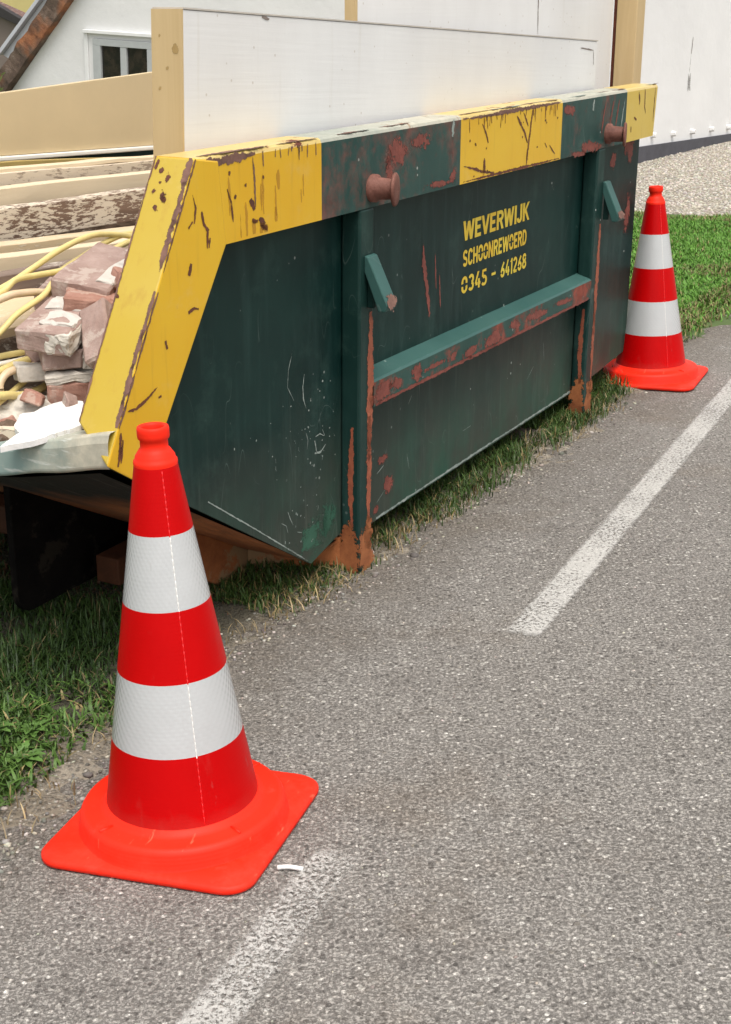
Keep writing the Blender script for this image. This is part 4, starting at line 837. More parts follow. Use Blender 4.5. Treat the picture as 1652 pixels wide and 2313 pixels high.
# ------------------------------------------------------------------ waste in the skip
M['panel_white'] = None
g = G('painted_white_board'); f = g.noise(1.2, g.scale((3, 3, 1.5)), detail=6, rough=0.6)
c = g.ramp(f, [(0.3, (0.70, 0.69, 0.685)), (0.7, (0.77, 0.765, 0.76))])
ln = g.noise(1, g.scale((3, 60, 90)), detail=4)
c = g.mix(g.math('MULTIPLY', g.step(g.noise(30, detail=6, rough=0.7), 0.66, 0.72), 0.25), c, (0.45, 0.42, 0.38))
c = g.mix(g.math('MULTIPLY', g.step(g.noise(1, g.scale((30, 30, 1.2)), detail=5, rough=0.65), 0.60, 0.75), 0.35), c, (0.60, 0.57, 0.52))
c = g.mix(g.math('MULTIPLY', g.step(g.vor(26), 0.10, 0.06), 0.5), c, (0.42, 0.36, 0.30))
M['panel_white'] = g.done(c, 0.42, g.bump(g.math('ADD', ln, g.math('MULTIPLY', f, 2.0)), 0.12, 0.004), Specular_IOR_Level=0.5)
M['beige_edge'] = wood('beige_painted_edge', (0.50, 0.355, 0.175), (0.60, 0.45, 0.245), 1.0, axis=2)
M['beige_sheet'] = flat('beige_board_face', (0.60, 0.475, 0.285), 0.5, 0.06, 3.0, 0.05)
M['mustard'] = flat('mustard_board', (0.40, 0.295, 0.10), 0.6, 0.2, 8)
M['cream'] = wood('cream_painted_plank', (0.62, 0.50, 0.335), (0.74, 0.625, 0.45), 1.0)
M['cream2'] = wood('worn_cream_plank', (0.56, 0.43, 0.27), (0.68, 0.55, 0.36), 1.0, peel=(0.66, 0.56, 0.42), peel_amt=0.42)
M['peel'] = wood('peeling_plank', (0.11, 0.065, 0.045), (0.26, 0.17, 0.12), 1.0, peel=(0.68, 0.59, 0.47), peel_amt=0.49)
M['peel2'] = wood('half_peeled_plank', (0.26, 0.20, 0.15), (0.40, 0.31, 0.23), 1.0, peel=(0.66, 0.56, 0.43), peel_amt=0.54)
M['grey_wood'] = wood('dark_weathered_plank', (0.13, 0.085, 0.065), (0.30, 0.225, 0.18), 1.0, peel=(0.56, 0.50, 0.42), peel_amt=0.42)
M['white_edge'] = flat('white_batten', (0.86, 0.83, 0.76), 0.5, 0.05)
M['foam'] = flat('white_plaster', (0.72, 0.71, 0.69), 0.85, 0.12, 26, 0.8)
M['conduit'] = flat('yellow_plastic_pipe', (0.66, 0.54, 0.22), 0.4, 0.14, 20)
M['conduit_pale'] = flat('faded_plastic_pipe', (0.66, 0.51, 0.34), 0.4, 0.12, 20)
M['brick'] = rusty('old_brick', (0.265, 0.175, 0.148), (0.41, 0.305, 0.268), 16, 0.95, extra=(0.43, 0.345, 0.30))
M['brick_red'] = rusty('red_brick', (0.29, 0.135, 0.10), (0.42, 0.25, 0.195), 16, 0.95, extra=(0.42, 0.29, 0.235))
M['mortar'] = flat('old_mortar', (0.54, 0.50, 0.44), 0.95, 0.25, 30, 0.7)
M['mortar_white'] = flat('lime_mortar', (0.52, 0.49, 0.445), 0.95, 0.12, 40, 0.8)
M['debris'] = rusty('dark_debris', (0.05, 0.032, 0.022), (0.20, 0.14, 0.10), 20, 0.95, extra=(0.30, 0.26, 0.21))
M['pink'] = flat('pink_paint', (0.50, 0.13, 0.16), 0.6)

def in_skip(loc, rot=(0, 0, 0)): return FS @ Matrix.Translation(loc) @ Euler(rot).to_matrix().to_4x4()

M['win_frame_pale'] = flat('greyish_edge', (0.50, 0.46, 0.41), 0.6)
# sandwich panel leaning on the rim: rotated a little in its own plane
t = thing('sandwich_panel', 'long white-faced panel with a thick beige near edge standing upright against the skip rim', 'panel', in_skip((-0.556, 0.114, 1.091), (0, math.radians(2.75), 0)))
bm = new_bm(); fs = box(bm, 0.0, 2.50, 0.0, 0.074, -0.55, 0.318); finish('core', bm, 'panel_white', t, bevel=0.003)
bm = new_bm(); box(bm, -0.006, -0.0005, -0.001, 0.075, -0.55, 0.3185)
for _ in range(4): blot(bm, (random.uniform(0.01, 0.065), random.uniform(-0.05, 0.30)), 0.0028, 0.003, 1, lambda a, b: (-0.0066, a, b))
blot(bm, (0.016, 0.240), 0.006, 0.011, 1, lambda a, b: (-0.0066, a, b))
finish('edge_strip', bm, ['beige_edge', 'spot_d'], t)
bm = new_bm(); box(bm, 0.0, 2.5, -0.0015, 0.0755, 0.3185, 0.322); finish('top_strip', bm, 'win_frame_pale', t)
# scratches and cracks on the white face
bm = new_bm(); q = lambda a, b: (a, -0.0008, b)

streak(bm, [(2.33, 0.293), (2.46, 0.288)], 0.004, 0, q, jit=0.2); streak(bm, [(2.46, 0.288), (2.47, 0.24)], 0.003, 0, q); streak(bm, [(0.3, 0.315), (0.33, 0.311)], 0.006, 0, q)
finish('scratch_marks', bm, 'crack', t)['kind'] = 'stuff'
t = thing('insulation_board', 'tall white board with a thin brown near edge standing behind the white-faced panel', 'board', in_skip((0.448, 0.25, 0.80)))
bm = new_bm(); box(bm, 0.0, 2.045, 0.0, 0.028, 0.12, 1.0); finish('core', bm, 'panel_white', t, bevel=0.002)
bm = new_bm(); box(bm, -0.014, -0.0005, -0.0015, 0.03, 0.12, 1.001); finish('edge_strip', bm, 'beige_edge', t)
bm = new_bm(); q = lambda a, b: (a, -0.0008, b); streak(bm, [(1.275, 0.66), (1.277, 0.58), (1.282, 0.515)], 0.006, 0, q, jit=0.2); finish('scratches', bm, 'crack', t)
t = thing('timber_post', 'beige square timber post standing behind the far yellow rim block', 'post', FS @ Matrix.Translation((2.53, 0.166, 0)))
bm = new_bm(); box(bm, 0, 0.095, 0.0, 0.082, -0.05, 2.4); finish('shaft', bm, 'beige_edge', t, bevel=0.003)
bm = new_bm(); box(bm, 0.002, 0.06, 0.0835, 0.094, 0.0, 2.4); finish('backing_strip', bm, 'chip', t)  # dark strip added as the shadow line beside the post

def plank(name, label, cat, p0, p1, drop, thick, mk, group=None, tilt=0.0, ext=(0.0, 0.0)):
    """board with its top edge from p0 to p1 (x,y,z), its face drop high, thick deep"""
    a, b = Vector(p0), Vector(p1); d = (b - a); L = d.length; ry = -math.asin(d.z / L); rz = math.atan2(d.y, d.x)
    bm = new_bm(); n = 10
    box(bm, -ext[0], L + ext[1], 0, thick, -drop, 0)
    bmesh.ops.subdivide_edges(bm, edges=[e for e in bm.edges if abs(e.verts[0].co.x - e.verts[1].co.x) > 0.1], cuts=n)
    roughen(bm, 0.004, 5, random.uniform(0, 50))
    m = FS @ Matrix.Translation(a) @ Euler((tilt, ry, rz)).to_matrix().to_4x4()
    return tag(finish(name, bm, mk, mat=m, bevel=0.002), label, cat, group)
GP = 'old planks stacked in the skip'
t = thing('board_sheet', 'large smooth beige sheet with a bright white lower edge behind the plank stack', 'board', in_skip((-0.45, 1.16, 0.0)))
bm = new_bm(); 
pts = [(-0.05, 1.036), (2.2, 0.945), (2.2, 1.245), (-0.05, 1.160)]
fs = prism_xz(bm, pts, 0.0, 0.018); finish('face_sheet', bm, 'beige_sheet', t, bevel=0.002)
bm = new_bm(); prism_xz(bm, [(-0.05, 1.022), (2.2, 0.930), (2.2, 0.9435), (-0.05, 1.0345)], -0.012, 0.030); finish('lower_edge', bm, 'white_edge', t, bevel=0.003)
plank('board', 'mustard brown board just below the white edge of the beige sheet', 'board', (-0.4, 1.10, 1.03), (1.3, 1.10, 0.925), 0.10, 0.02, 'mustard')
plank('plank', 'half peeled grey and cream plank, uppermost of the stacked planks', 'plank', (-0.62, 1.0, 1.012), (1.2, 1.0, 0.939), 0.045, 0.05, 'peel2', GP)
plank('plank', 'narrow cream moulding with a row of nails on top of the plank stack', 'plank', (-0.62, 1.01, 1.023), (1.2, 1.01, 0.950), 0.012, 0.05, 'cream', GP)
plank('plank', 'wide clean cream plank above the badly peeling plank', 'plank', (-0.70, 0.92, 0.983), (1.1, 0.92, 0.926), 0.054, 0.05, 'cream', GP)
plank('plank', 'wide plank with badly peeling white paint over dark wood', 'plank', (-0.80, 0.84, 0.942), (1.0, 0.84, 0.902), 0.082, 0.05, 'peel', GP)
plank('plank', 'thin cream plank in the dark gap below the badly peeling plank', 'plank', (-0.85, 0.72, 0.892), (0.55, 0.72, 0.812), 0.024, 0.07, 'cream2', GP)
plank('plank', 'broad cream plank directly behind the crossing yellow pipes', 'plank', (-0.88, 0.62, 0.888), (0.4, 0.62, 0.810), 0.046, 0.06, 'cream', GP)
plank('plank', 'dark weathered plank low in the stack behind the pale curved pipe', 'plank', (-0.90, 0.55, 0.856), (0.2, 0.56, 0.810), 0.085, 0.05, 'grey_wood', GP)
t = plank('plank', 'short cream board lying flat with its end turned up, left of the bricks', 'plank', (-0.90, 0.50, 0.752), (-0.53, 0.40, 0.760), 0.024, 0.12, 'cream2', GP, tilt=0.35)
plank('plank', 'grey stick with a pink painted end lying beside the white plaster', 'stick', (-1.02, 0.50, 0.600), (-0.945, 0.245, 0.607), 0.022, 0.035, 'peel2')
bm = new_bm(); box(bm, 0, 0.022, 0.0, 0.036, -0.023, 0.001)

# conduits
GC = 'yellow plastic pipes on the bricks and planks'
def pipe(pts, label, mk='conduit', r=0.0068):
    bm = new_bm(); tube(bm, pts, r, 10)
    return tag(finish('plastic_pipe', bm, mk, mat=FS), label, 'pipe', GC)
pipe([(-0.98, 0.47, 0.80), (-0.774, 0.45, 0.845), (-0.665, 0.45, 0.873), (-0.582, 0.45, 0.897), (-0.492, 0.45, 0.913), (-0.416, 0.45, 0.913), (-0.297, 0.44, 0.889), (-0.10, 0.43, 0.82)], 'yellow pipe arching highest over the planks and down behind the slanted yellow edge')
pipe([(-0.98, 0.44, 0.80), (-0.797, 0.43, 0.842), (-0.746, 0.43, 0.862), (-0.675, 0.43, 0.861), (-0.571, 0.43, 0.858), (-0.467, 0.43, 0.869), (-0.309, 0.43, 0.89), (-0.1, 0.42, 0.89)], 'yellow pipe running straight under the highest arch towards the slanted yellow edge')
pipe([(-0.567, 0.455, 0.852), (-0.509, 0.455, 0.867), (-0.388, 0.45, 0.897), (-0.297, 0.45, 0.900), (-0.15, 0.45, 0.88)], 'short yellow pipe forking off between the arch and the straight pipe')
pipe([(-1.0, 0.44, 0.79), (-0.81, 0.42, 0.832), (-0.737, 0.42, 0.833), (-0.665, 0.42, 0.822), (-0.604, 0.42, 0.801), (-0.556, 0.42, 0.775), (-0.50, 0.43, 0.70)], 'pale pinkish curved pipe dipping behind the bricks', 'conduit_pale', 0.0085)
pipe([(-0.98, 0.41, 0.70), (-0.84, 0.40, 0.769), (-0.783, 0.40, 0.797), (-0.697, 0.40, 0.822), (-0.648, 0.41, 0.843), (-0.60, 0.42, 0.852)], 'yellow pipe rising steeply across the pale curved pipe')
pipe([(-1.0, 0.44, 0.715), (-0.824, 0.42, 0.712), (-0.70, 0.41, 0.706), (-0.55, 0.42, 0.70)], 'yellow pipe on top of the low bundle that runs into the bricks')
pipe([(-1.0, 0.43, 0.706), (-0.836, 0.41, 0.700), (-0.734, 0.41, 0.694), (-0.6, 0.42, 0.69)], 'thin whitish pipe in the low bundle that runs into the bricks', 'white_edge', 0.005)
pipe([(-1.0, 0.41, 0.672), (-0.85, 0.40, 0.687), (-0.788, 0.40, 0.693), (-0.718, 0.40, 0.690), (-0.60, 0.42, 0.68)], 'lowest yellow pipe of the bundle that runs into the bricks', 'conduit', 0.0095)
pipe([(-0.70, 0.40, 0.682), (-0.774, 0.38, 0.684), (-0.842, 0.38, 0.688), (-0.871, 0.38, 0.673), (-0.876, 0.38, 0.652), (-0.86, 0.40, 0.63)], 'pale pinkish pipe bent into a tight loop below the bundle', 'conduit_pale', 0.0085)
pipe([(-0.90, 0.37, 0.632), (-0.84, 0.38, 0.643), (-0.744, 0.39, 0.668), (-0.65, 0.41, 0.69)], 'yellow pipe slanting up inside the tight pale loop')
pipe([(-1.05, 0.37, 0.655), (-0.899, 0.36, 0.651), (-0.833, 0.36, 0.637), (-0.764, 0.36, 0.638), (-0.69, 0.38, 0.65)], 'bright yellow pipe lying lowest on the mortar rubble', 'conduit', 0.009)

# bricks
GB = 'broken bricks at the open end of the skip'
def brick(label, loc, rot, size=(0.20, 0.10, 0.052), mk='brick', seed=1, mortar=()):
    """local -x is the end that faces the road; mortar: (x0,x1,y0,y1,z0,z1,mat)"""
    random.seed(seed); t = thing('brick', label, 'brick', in_skip(loc, rot), GB)
    def lump(x0, x1, y0, y1, z0, z1, amt, s, name, mk):
        bm = new_bm(); box(bm, x0, x1, y0, y1, z0, z1)
        bmesh.ops.bevel(bm, geom=bm.edges[:], offset=min(x1 - x0, y1 - y0, z1 - z0) * 0.09, segments=1, affect='EDGES')
        bmesh.ops.subdivide_edges(bm, edges=bm.edges[:], cuts=5, use_grid_fill=True)
        roughen(bm, amt, s, seed * 3.3); roughen(bm, amt * 0.6, s * 5, seed * 1.3)
        finish(name, bm, mk, t, smooth=False)
    L, B, H = size; lump(0, L, -B / 2, B / 2, 0, H, 0.0045, 14, 'body', mk)
    for m in mortar: lump(*m[:6], 0.0065, 34, 'mortar', m[6])
A39 = math.radians(39)
brick('red brick with mortar on top lying lowest beside the slanted yellow edge', (-0.79, 0.25, 0.618), (0.0, 0.02, A39 + 0.05), (0.2, 0.108, 0.050), 'brick_red', 1, [(0.0, 0.2, -0.058, 0.058, 0.049, 0.068, 'mortar')])
brick('brick with a grey mortar corner, second from the bottom of the small brick stack', (-0.79, 0.28, 0.692), (0.03, -0.02, A39 + 0.12), (0.2, 0.085, 0.044), 'brick', 2, [(0.0, 0.2, -0.088, -0.042, 0.0, 0.043, 'mortar')])
brick('upturned brick coated with ridged white mortar on top of the small brick stack', (-0.825, 0.300, 0.733), (0.06, -0.17, 0.28), (0.215, 0.118, 0.050), 'brick', 3, [(0.03, 0.10, -0.056, 0.020, 0.047, 0.055, 'mortar_white'), (0.115, 0.205, -0.050, 0.040, 0.047, 0.056, 'mortar_white'), (-0.004, 0.08, -0.062, -0.006, 0.002, 0.049, 'mortar')])
brick('smooth pinkish brick tipped on its edge beside the mortar-coated brick', (-0.785, 0.195, 0.690), (0.95, -0.62, 0.75), (0.15, 0.095, 0.07), 'brick', 4)
brick('pinkish brick with a broken end jutting out below the white-striped slab', (-0.70, 0.345, 0.790), (0.10, 0.14, -0.95), (0.135, 0.075, 0.050), 'brick_red', 5)
brick('big mauve slab of brickwork with a white mortar stripe at the top of the heap', (-0.66, 0.335, 0.800), (0.16, -0.16, 0.22), (0.25, 0.135, 0.052), 'brick', 6, [(0.03, 0.24, -0.066, -0.026, 0.049, 0.056, 'mortar_white')])
brick('broken brick half hidden behind the slanted yellow edge near the top of the heap', (-0.60, 0.19, 0.785), (0.3, -0.3, A39 + 0.5), (0.13, 0.08, 0.05), 'brick_red', 7)
brick('squat reddish half brick wedged under the pinkish brick by the slanted yellow edge', (-0.68, 0.23, 0.785), (0.5, 0.4, A39), (0.07, 0.055, 0.04), 'brick_red', 8)
brick('brown brick end behind the pale curved pipe left of the slab', (-0.63, 0.44, 0.765), (0.1, -0.1, A39 - 0.3), (0.12, 0.08, 0.05), 'brick', 9)
FRAG = 'small dusty brick fragment among the pipes and bricks by the slanted yellow edge'
for k, (x, y, z, sc_) in enumerate(((-0.84, 0.22, 0.640, .7), (-0.86, 0.30, 0.645, .8), (-0.80, 0.36, 0.680, 1), (-0.74, 0.40, 0.700, 1.1), (-0.70, 0.38, 0.735, .9), (-0.72, 0.24, 0.745, .8), (-0.66, 0.22, 0.800, .9), (-0.60, 0.26, 0.845, .8), (-0.55, 0.33, 0.84, 1), (-0.88, 0.25, 0.615, .6), (-0.92, 0.33, 0.60, .7), (-0.62, 0.38, 0.765, 1), (-0.68, 0.17, 0.72, .8), (-0.90, 0.19, 0.612, .5))):
    random.seed(90 + k); bm = new_bm(); box(bm, -0.028 * sc_, 0.028 * sc_, -0.022 * sc_, 0.022 * sc_, -0.017 * sc_, 0.017 * sc_)
    for v in bm.verts: v.co *= random.uniform(0.7, 1.25)
    bmesh.ops.bevel(bm, geom=bm.edges[:], offset=0.003, segments=1, affect='EDGES'); bmesh.ops.subdivide_edges(bm, edges=bm.edges[:], cuts=2, use_grid_fill=True); roughen(bm, 0.004, 30, k * 2.2)
    tag(finish('brick_fragment', bm, ('brick', 'brick_red', 'mortar')[k % 3], mat=in_skip((x, y, z), (random.uniform(-.6, .6), random.uniform(-.6, .6), random.uniform(0, 3)))), FRAG, 'brick fragment', 'brick fragments in the rubble heap')
def lump_thing(name, label, cat, loc, r, mk, seed, sc=(1, 1, 0.7)):
    bm = new_bm(); bmesh.ops.create_icosphere(bm, subdivisions=4, radius=1.0)
    for v in bm.verts:
        v.co *= 1 + 0.35 * mnoise.noise(v.co * 1.4 + Vector((seed, 0, seed))) + 0.16 * mnoise.noise(v.co * 4 + Vector((seed, seed, 0))) + 0.06 * mnoise.noise(v.co * 11)
        v.co = Vector((v.co.x * r * sc[0], v.co.y * r * sc[1], v.co.z * r * sc[2]))
    return tag(finish(name, bm, mk, mat=in_skip(loc, (0, 0, seed)), smooth=True), label, cat, 'mortar lumps by the lip of the skip')
lump_thing('mortar_lump', 'grey mortar lump left of the lowest red brick', 'rubble', (-0.83, 0.34, 0.605), 0.055, 'mortar', 1.0)
lump_thing('mortar_lump', 'flat beige mortar lump under the lowest yellow pipe at the left edge', 'rubble', (-0.90, 0.40, 0.59), 0.065, 'mortar', 2.0, (1.2, 1, 0.55))
lump_thing('mortar_lump', 'brownish rubble lump behind the stick with the pink end', 'rubble', (-0.93, 0.32, 0.578), 0.045, 'debris', 3.0)
# torn white plaster board at the lip
bm = new_bm(); out = [(-1.045, 0.235), (-0.985, 0.235), (-0.965, 0.27), (-0.90, 0.31), (-0.885, 0.285), (-0.85, 0.27), (-0.83, 0.235), (-0.825, 0.205), (-0.85, 0.165), (-0.905, 0.13), (-0.945, 0.125), (-0.975, 0.145), (-1.00, 0.16)]
cen = Vector((sum(p[0] for p in out) / len(out), sum(p[1] for p in out) / len(out), 0.645)); den = []
for i, p in enumerate(out):
    q_ = out[(i + 1) % len(out)]
    for k in range(4): den.append((p[0] + (q_[0] - p[0]) * k / 4 + random.uniform(-.004, .004), p[1] + (q_[1] - p[1]) * k / 4 + random.uniform(-.004, .004)))
def pz(x, y): return 0.628 + (x + 0.95) * 0.18 - (y - 0.13) * 0.10 + 0.006 * mnoise.noise(Vector((x * 18, y * 18, 0)))
rings = []
for s in (1.0, 0.75, 0.45): rings.append([bm.verts.new((cen.x + (x - cen.x) * s, cen.y + (y - cen.y) * s, pz(cen.x + (x - cen.x) * s, cen.y + (y - cen.y) * s) + (0.004 if s < 1 else 0))) for x, y in den])
low = [bm.verts.new((v.co.x, v.co.y, v.co.z - 0.012)) for v in rings[0]]; n = len(den)
for A, B in ((low, rings[0]), (rings[0], rings[1]), (rings[1], rings[2])):
    for k in range(n): bm.faces.new((A[k], A[(k + 1) % n], B[(k + 1) % n], B[k]))
bm.faces.new(rings[2]); bm.faces.new(low[::-1])
tag(finish('plaster_board', bm, 'foam', mat=FS), 'torn bright white piece of plaster board lying on the lip of the skip', 'plaster board')
# rubble body below everything
nu, ny = 70, 60; U, Yv = np.meshgrid(np.linspace(-0.925, 2.28, nu), np.linspace(0.105, W - 0.105, ny), indexing='ij')
Zv = np.interp(U, [-0.93, -0.8, -0.6, -0.4, 0.2, 2.3], [0.555, 0.585, 0.66, 0.74, 0.82, 0.80]) - 0.02 * np.clip((Yv - 0.1) / 0.3, 0, 1) + (vnoise(U, Yv, 9, 1) - 0.5) * 0.05 + (vnoise(U, Yv, 28, 2) - 0.5) * 0.03
V = np.stack([U.ravel(), Yv.ravel(), Zv.ravel()], 1); i = np.arange(nu * ny).reshape(nu, ny)
qd = np.stack([i[:-1, :-1], i[1:, :-1], i[1:, 1:], i[:-1, 1:]], -1).reshape(-1, 4)
o = np_mesh('rubble', V, qd.ravel(), np.full(len(qd), 4), ['debris'], smooth=False); o.matrix_world = FS
tag(o, 'dark brown rubble filling the skip below the planks and bricks', 'rubble', kind='stuff')

# white scrap by the near cone
bm = new_bm(); tube(bm, [(0, 0, 0.004), (0.02, 0.002, 0.005), (0.045, -0.001, 0.004)], 0.0042, 10)
o = finish('plastic_scrap', bm, 'foam', smooth=True, mat=Matrix.Translation((-0.172, 2.150, 0.001)) @ Matrix.Rotation(-0.15, 4, 'Z')); tag(o, 'small white scrap lying on the asphalt at the corner of the near cone base', 'scrap')

# ------------------------------------------------------------------ houses behind
g = G('white_limewash'); f = g.noise(1.0, detail=6, rough=0.6)
c = g.ramp(f, [(0.3, (0.68, 0.678, 0.675)), (0.7, (0.75, 0.748, 0.742))])
c = g.mix(g.math('MULTIPLY', g.step(g.noise(1, g.scale((5, 5, 1.3)), detail=6, rough=0.7), 0.58, 0.8), 0.25), c, (0.60, 0.585, 0.56))
M['limewash'] = g.done(c, 0.8, g.bump(g.noise(6, detail=7, rough=0.65), 0.3, 0.02))
M['plinth'] = flat('grey_plinth', (0.065, 0.065, 0.078), 0.7, 0.2, 8)
M['win_frame'] = flat('grey_window_paint', (0.40, 0.42, 0.42), 0.45, 0.06)
M['win_white'] = flat('white_window_trim', (0.74, 0.745, 0.74), 0.5, 0.04)
g = G('dark_pane'); M['pane'] = g.done(g.ramp(g.noise(9, detail=4), [(0.35, (0.006, 0.006, 0.006)), (0.7, (0.035, 0.026, 0.020))]), 0.08)
g = G('mossy_verge'); f = g.noise(6, detail=8, rough=0.75); f2 = g.noise(2.2, detail=3)
c = g.ramp(f, [(0.3, (0.045, 0.030, 0.022)), (0.55, (0.14, 0.095, 0.07)), (0.75, (0.26, 0.22, 0.18))])
c = g.mix(g.math('MULTIPLY', g.step(f2, 0.50, 0.62), 0.85), c, g.ramp(g.noise(14, detail=6), [(0.3, (0.20, 0.060, 0.022)), (0.7, (0.42, 0.17, 0.07))]))
M['verge'] = g.done(c, 0.9, g.bump(f, 0.8, 0.03))
M['zinc'] = flat('zinc_gutter', (0.52, 0.54, 0.58), 0.45, 0.06)
M['dark_board'] = flat('dark_barge_board', (0.030, 0.026, 0.026), 0.6, 0.15)
g = G('brown_brickwork'); br = g.n('ShaderNodeTexBrick'); g.t.links.new(g.scale((1, 1, 1), rot=(math.pi / 2, 0, math.pi / 2)), br.inputs[0])
br.inputs['Color1'].default_value = (0.15, 0.075, 0.062, 1); br.inputs['Color2'].default_value = (0.11, 0.06, 0.052, 1); br.inputs['Mortar'].default_value = (0.2, 0.16, 0.14, 1); br.inputs['Scale'].default_value = 4.5
M['brown_brick'] = g.done(br.outputs[0], 0.9)
M['yellow_wall'] = flat('yellow_render', (0.62, 0.52, 0.22), 0.8, 0.05, 2)
M['bolt'] = flat('white_bolt', (0.74, 0.735, 0.72), 0.5)
house = thing('white_house', 'white limewashed old house with a grey plinth and a mossy gable edge behind the skip', 'house', FH)
tilt = -0.035
def prism_yz(bm, pts, x0, x1, mi=0):
    a = [bm.verts.new((x0, y, z)) for y, z in pts]; b = [bm.verts.new((x1, y, z)) for y, z in pts]
    bm.faces.new(a).material_index = mi; bm.faces.new(b[::-1]).material_index = mi
    for i in range(len(pts)):
        j = (i + 1) % len(pts); bm.faces.new((a[j], a[i], b[i], b[j])).material_index = mi
bm = new_bm(); prism_yz(bm, [(0.3, -0.06), (8.2, -0.06), (7.93, -0.055), (5.844, 1.746), (3.2, 4.4), (0.3, 4.4)], 0.0, 0.3); finish('gable_wall', bm, 'limewash', house)
bm = new_bm(); box(bm, 0.0, 14, 0.0, 0.299, -0.06, 4.4); q = lambda a, b: (a, -0.003, b)
streak(bm, [(3.0, 1.16), (2.96, 0.99)], 0.014, 1, q, jit=0.15); streak(bm, [(2.955, 0.98), (2.92, 0.80)], 0.018, 2, q)
for _ in range(10): streak(bm, [(2.93 + random.uniform(-.05, .05), 0.8), (2.92 + random.uniform(-.05, .05), 0.62)], 0.02, 2, q)
M['grey_stain'] = decal('grey_wall_stain', (0.42, 0.41, 0.39), (0.55, 0.54, 0.52), 10, thr=0.5, amt=0.5)
finish('side_wall', bm, ['limewash', 'crack', 'grey_stain'], house)
bm = new_bm()
a = [(0.02, -0.06), (14, -0.06), (14, 0.205 - 0.035 * 14), (0.02, 0.205)]
prism_xz(bm, [(0.0, -0.06), (6.0, -0.06), (6.0, 0.03), (0.0, 0.205)], -0.03, -0.002); prism_yz(bm, [(-0.03, -0.06), (8.0, -0.06), (7.8, 0.03), (-0.03, 0.20)], -0.03, -0.002)
finish('plinth', bm, 'plinth', house)
for x, z in ((1.91, 0.234), (2.476, 0.205), (3.043, 0.185), (3.646, 0.167), (4.211, 0.148), (4.78, 0.128)):
    bm = new_bm(); bmesh.ops.create_cone(bm, cap_ends=True, segments=6, radius1=0.032, radius2=0.026, depth=0.05, matrix=Matrix.Translation((x, -0.025, z + 0.012)) @ Matrix.Rotation(math.pi / 2, 4, 'X')); finish('bolt', bm, 'bolt', house, bevel=0.004)
# the crooked gable window
WT = Matrix.Translation((-0.0, 5.722, 1.445)) @ Matrix.Rotation(0.076, 4, 'X')
def wbox(name, y0, y1, z0, z1, x0, x1, mk, par): 
    bm = new_bm(); box(bm, x0, x1, -y1, -y0, z0, z1, 0, WT); return finish(name, bm, mk, par, bevel=0.004)
win = wbox('window', 0.0, 1.10, -0.035, 0.0, -0.055, 0.0, 'win_white', house)           # head of the trim carries the rest
wbox('trim', 0.0, 0.05, -0.78, -0.036, -0.03, 0.0, 'win_white', win); wbox('trim', 1.05, 1.10, -0.78, -0.036, -0.03, 0.0, 'win_white', win)
wbox('reveal', 0.051, 0.13, -0.78, -0.036, -0.012, 0.0, 'limewash', win)
wbox('frame', 0.131, 1.049, -0.155, -0.085, -0.04, 0.001, 'win_frame', win); wbox('frame', 0.131, 0.238, -0.78, -0.1555, -0.04, 0.001, 'win_frame', win); wbox('frame', 0.515, 0.60, -0.78, -0.1555, -0.037, 0.001, 'win_frame', win); wbox('frame', 0.885, 1.049, -0.78, -0.1555, -0.04, 0.001, 'win_frame', win)
wbox('sill', 0.0, 1.10, -0.84, -0.781, -0.09, 0.0, 'win_white', win)
wbox('head_reveal', 0.131, 1.049, -0.084, -0.036, -0.012, 0.0, 'limewash', win)
wbox('pane', 0.239, 0.514, -0.78, -0.156, -0.012, 0.0, 'pane', win); wbox('pane', 0.601, 0.884, -0.78, -0.156, -0.012, 0.0, 'pane', win)
bm = new_bm(); P0, P1 = Vector((5.1, 2.389)), Vector((7.95, -0.07)); dn = (P1 - P0).normalized(); nr = Vector((-dn.y, dn.x)); nr = nr if nr.x > 0 else -nr; prev = None
for k in range(60):
    t_ = k / 59; p = P0.lerp(P1, t_); w0 = 0.205 + 0.02 * mnoise.noise(Vector((k * 0.4, 0, 0))); cur = [bm.verts.new(v) for v in ((-0.10, p.x, p.y), (-0.10 + 0.01 * math.sin(k), p.x + nr.x * w0, p.y + nr.y * w0), (0.35, p.x + nr.x * w0, p.y + nr.y * w0), (0.35, p.x, p.y))]
    if prev:
        for j in range(4): bm.faces.new((prev[j], prev[(j + 1) % 4], cur[(j + 1) % 4], cur[j]))
    prev = cur
roughen(bm, 0.012, 9, 2); finish('roof_verge', bm, 'verge', house)
bm = new_bm(); prism_yz(bm, [(6.05, 1.95), (6.42, 1.95), (7.36, 1.20), (7.22, 1.12), (6.98, 1.145)], 0.36, 0.40); prism_yz(bm, [(6.42, 1.955), (6.46, 1.98), (7.40, 1.23), (7.365, 1.20)], 0.30, 0.40); finish('gutter', bm, 'zinc', house, bevel=0.004)
nb = thing('brown_brick_house', 'brown brick house with a dark sloping barge board at the top left corner', 'house', FH @ Matrix.Translation((6, 12.5, 0)))
bm = new_bm(); prism_yz(bm, [(-1.5, -0.06), (6, -0.06), (6, 3.8), (0.3, 1.78), (-1.5, 0.85)], 0, 0.3); finish('wall', bm, 'brown_brick', nb)
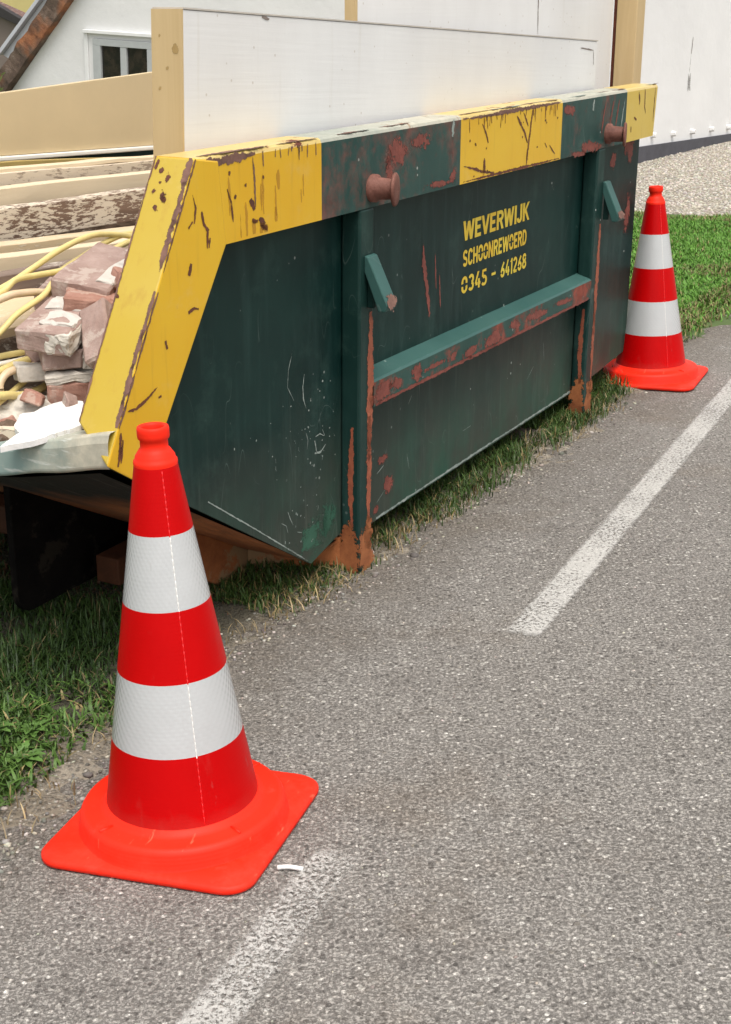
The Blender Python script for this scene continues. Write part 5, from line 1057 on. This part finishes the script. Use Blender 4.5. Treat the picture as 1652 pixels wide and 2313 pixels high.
bm = new_bm(); prism_yz(bm, [(-1.7, 0.80), (-1.7, 1.0), (0.1, 1.72), (0.62, 1.96), (6, 4.3), (6, 4.0), (0.62, 1.77), (0.15, 1.60)], -0.12, -0.002); finish('barge_board', bm, 'dark_board', nb, bevel=0.01)
yh = thing('yellow_house', 'pale yellow rendered house wall glimpsed above the dark barge board at the top left corner', 'house', FH @ Matrix.Translation((14, 14, 0)))
bm = new_bm(); box(bm, 0, 3, -2, 12, -0.06, 5.5); finish('wall', bm, 'yellow_wall', yh)
bm = new_bm(); prism_yz(bm, [(-2.4, 5.5), (12.4, 5.5), (5, 9)], -0.3, 3.3); finish('roof', bm, 'dark_board', yh)
# plant at the foot of the gable edge
random.seed(5); t = thing('shrub', 'small leafy shrub with a few red flowers at the foot of the mossy gable edge', 'shrub', FH @ Matrix.Translation((-0.5, 6.98, 0)))
bm = new_bm()
for _ in range(650):
    a = random.uniform(0, 6.28); r = 0.30 * math.sqrt(random.random()); z = random.uniform(0.3, 1.02) ; p = Vector((r * math.cos(a), r * math.sin(a), z)); d = Vector((random.uniform(-1, 1), random.uniform(-1, 1), random.uniform(-0.1, 1.4))).normalized(); s = d.cross(Vector((0.3, 0.5, 0.1))).normalized(); l = random.uniform(0.05, 0.12)
    bm.faces.new([bm.verts.new(v) for v in (p, p + d * l * 0.5 + s * l * 0.16, p + d * l, p + d * l * 0.5 - s * l * 0.16)])
fl = []
for x, y, z in ((-0.2, -0.05, 1.12), (-0.18, 0.12, 1.08), (-0.22, 0.02, 1.16), (-0.2, -0.2, 1.05)):
    bf = new_bm(); bmesh.ops.create_icosphere(bf, subdivisions=2, radius=0.04, matrix=Matrix.Translation((x, y, z))); roughen(bf, 0.015, 30); fl.append(bf)
M['shrub_leaf'] = flat('shrub_leaf', (0.13, 0.17, 0.045), 0.6, 0.4, 6); M['flower'] = flat('red_petals', (0.55, 0.08, 0.08), 0.6, 0.3)
finish('foliage', bm, 'shrub_leaf', t, recalc=False); [finish('flower', bf, 'flower', t) for bf in fl]
bm = new_bm(); tube(bm, [(0, 0, -0.05), (0.03, 0.02, 0.4), (0.0, 0.05, 0.8)], 0.02, 8); finish('stem', bm, 'debris', t)
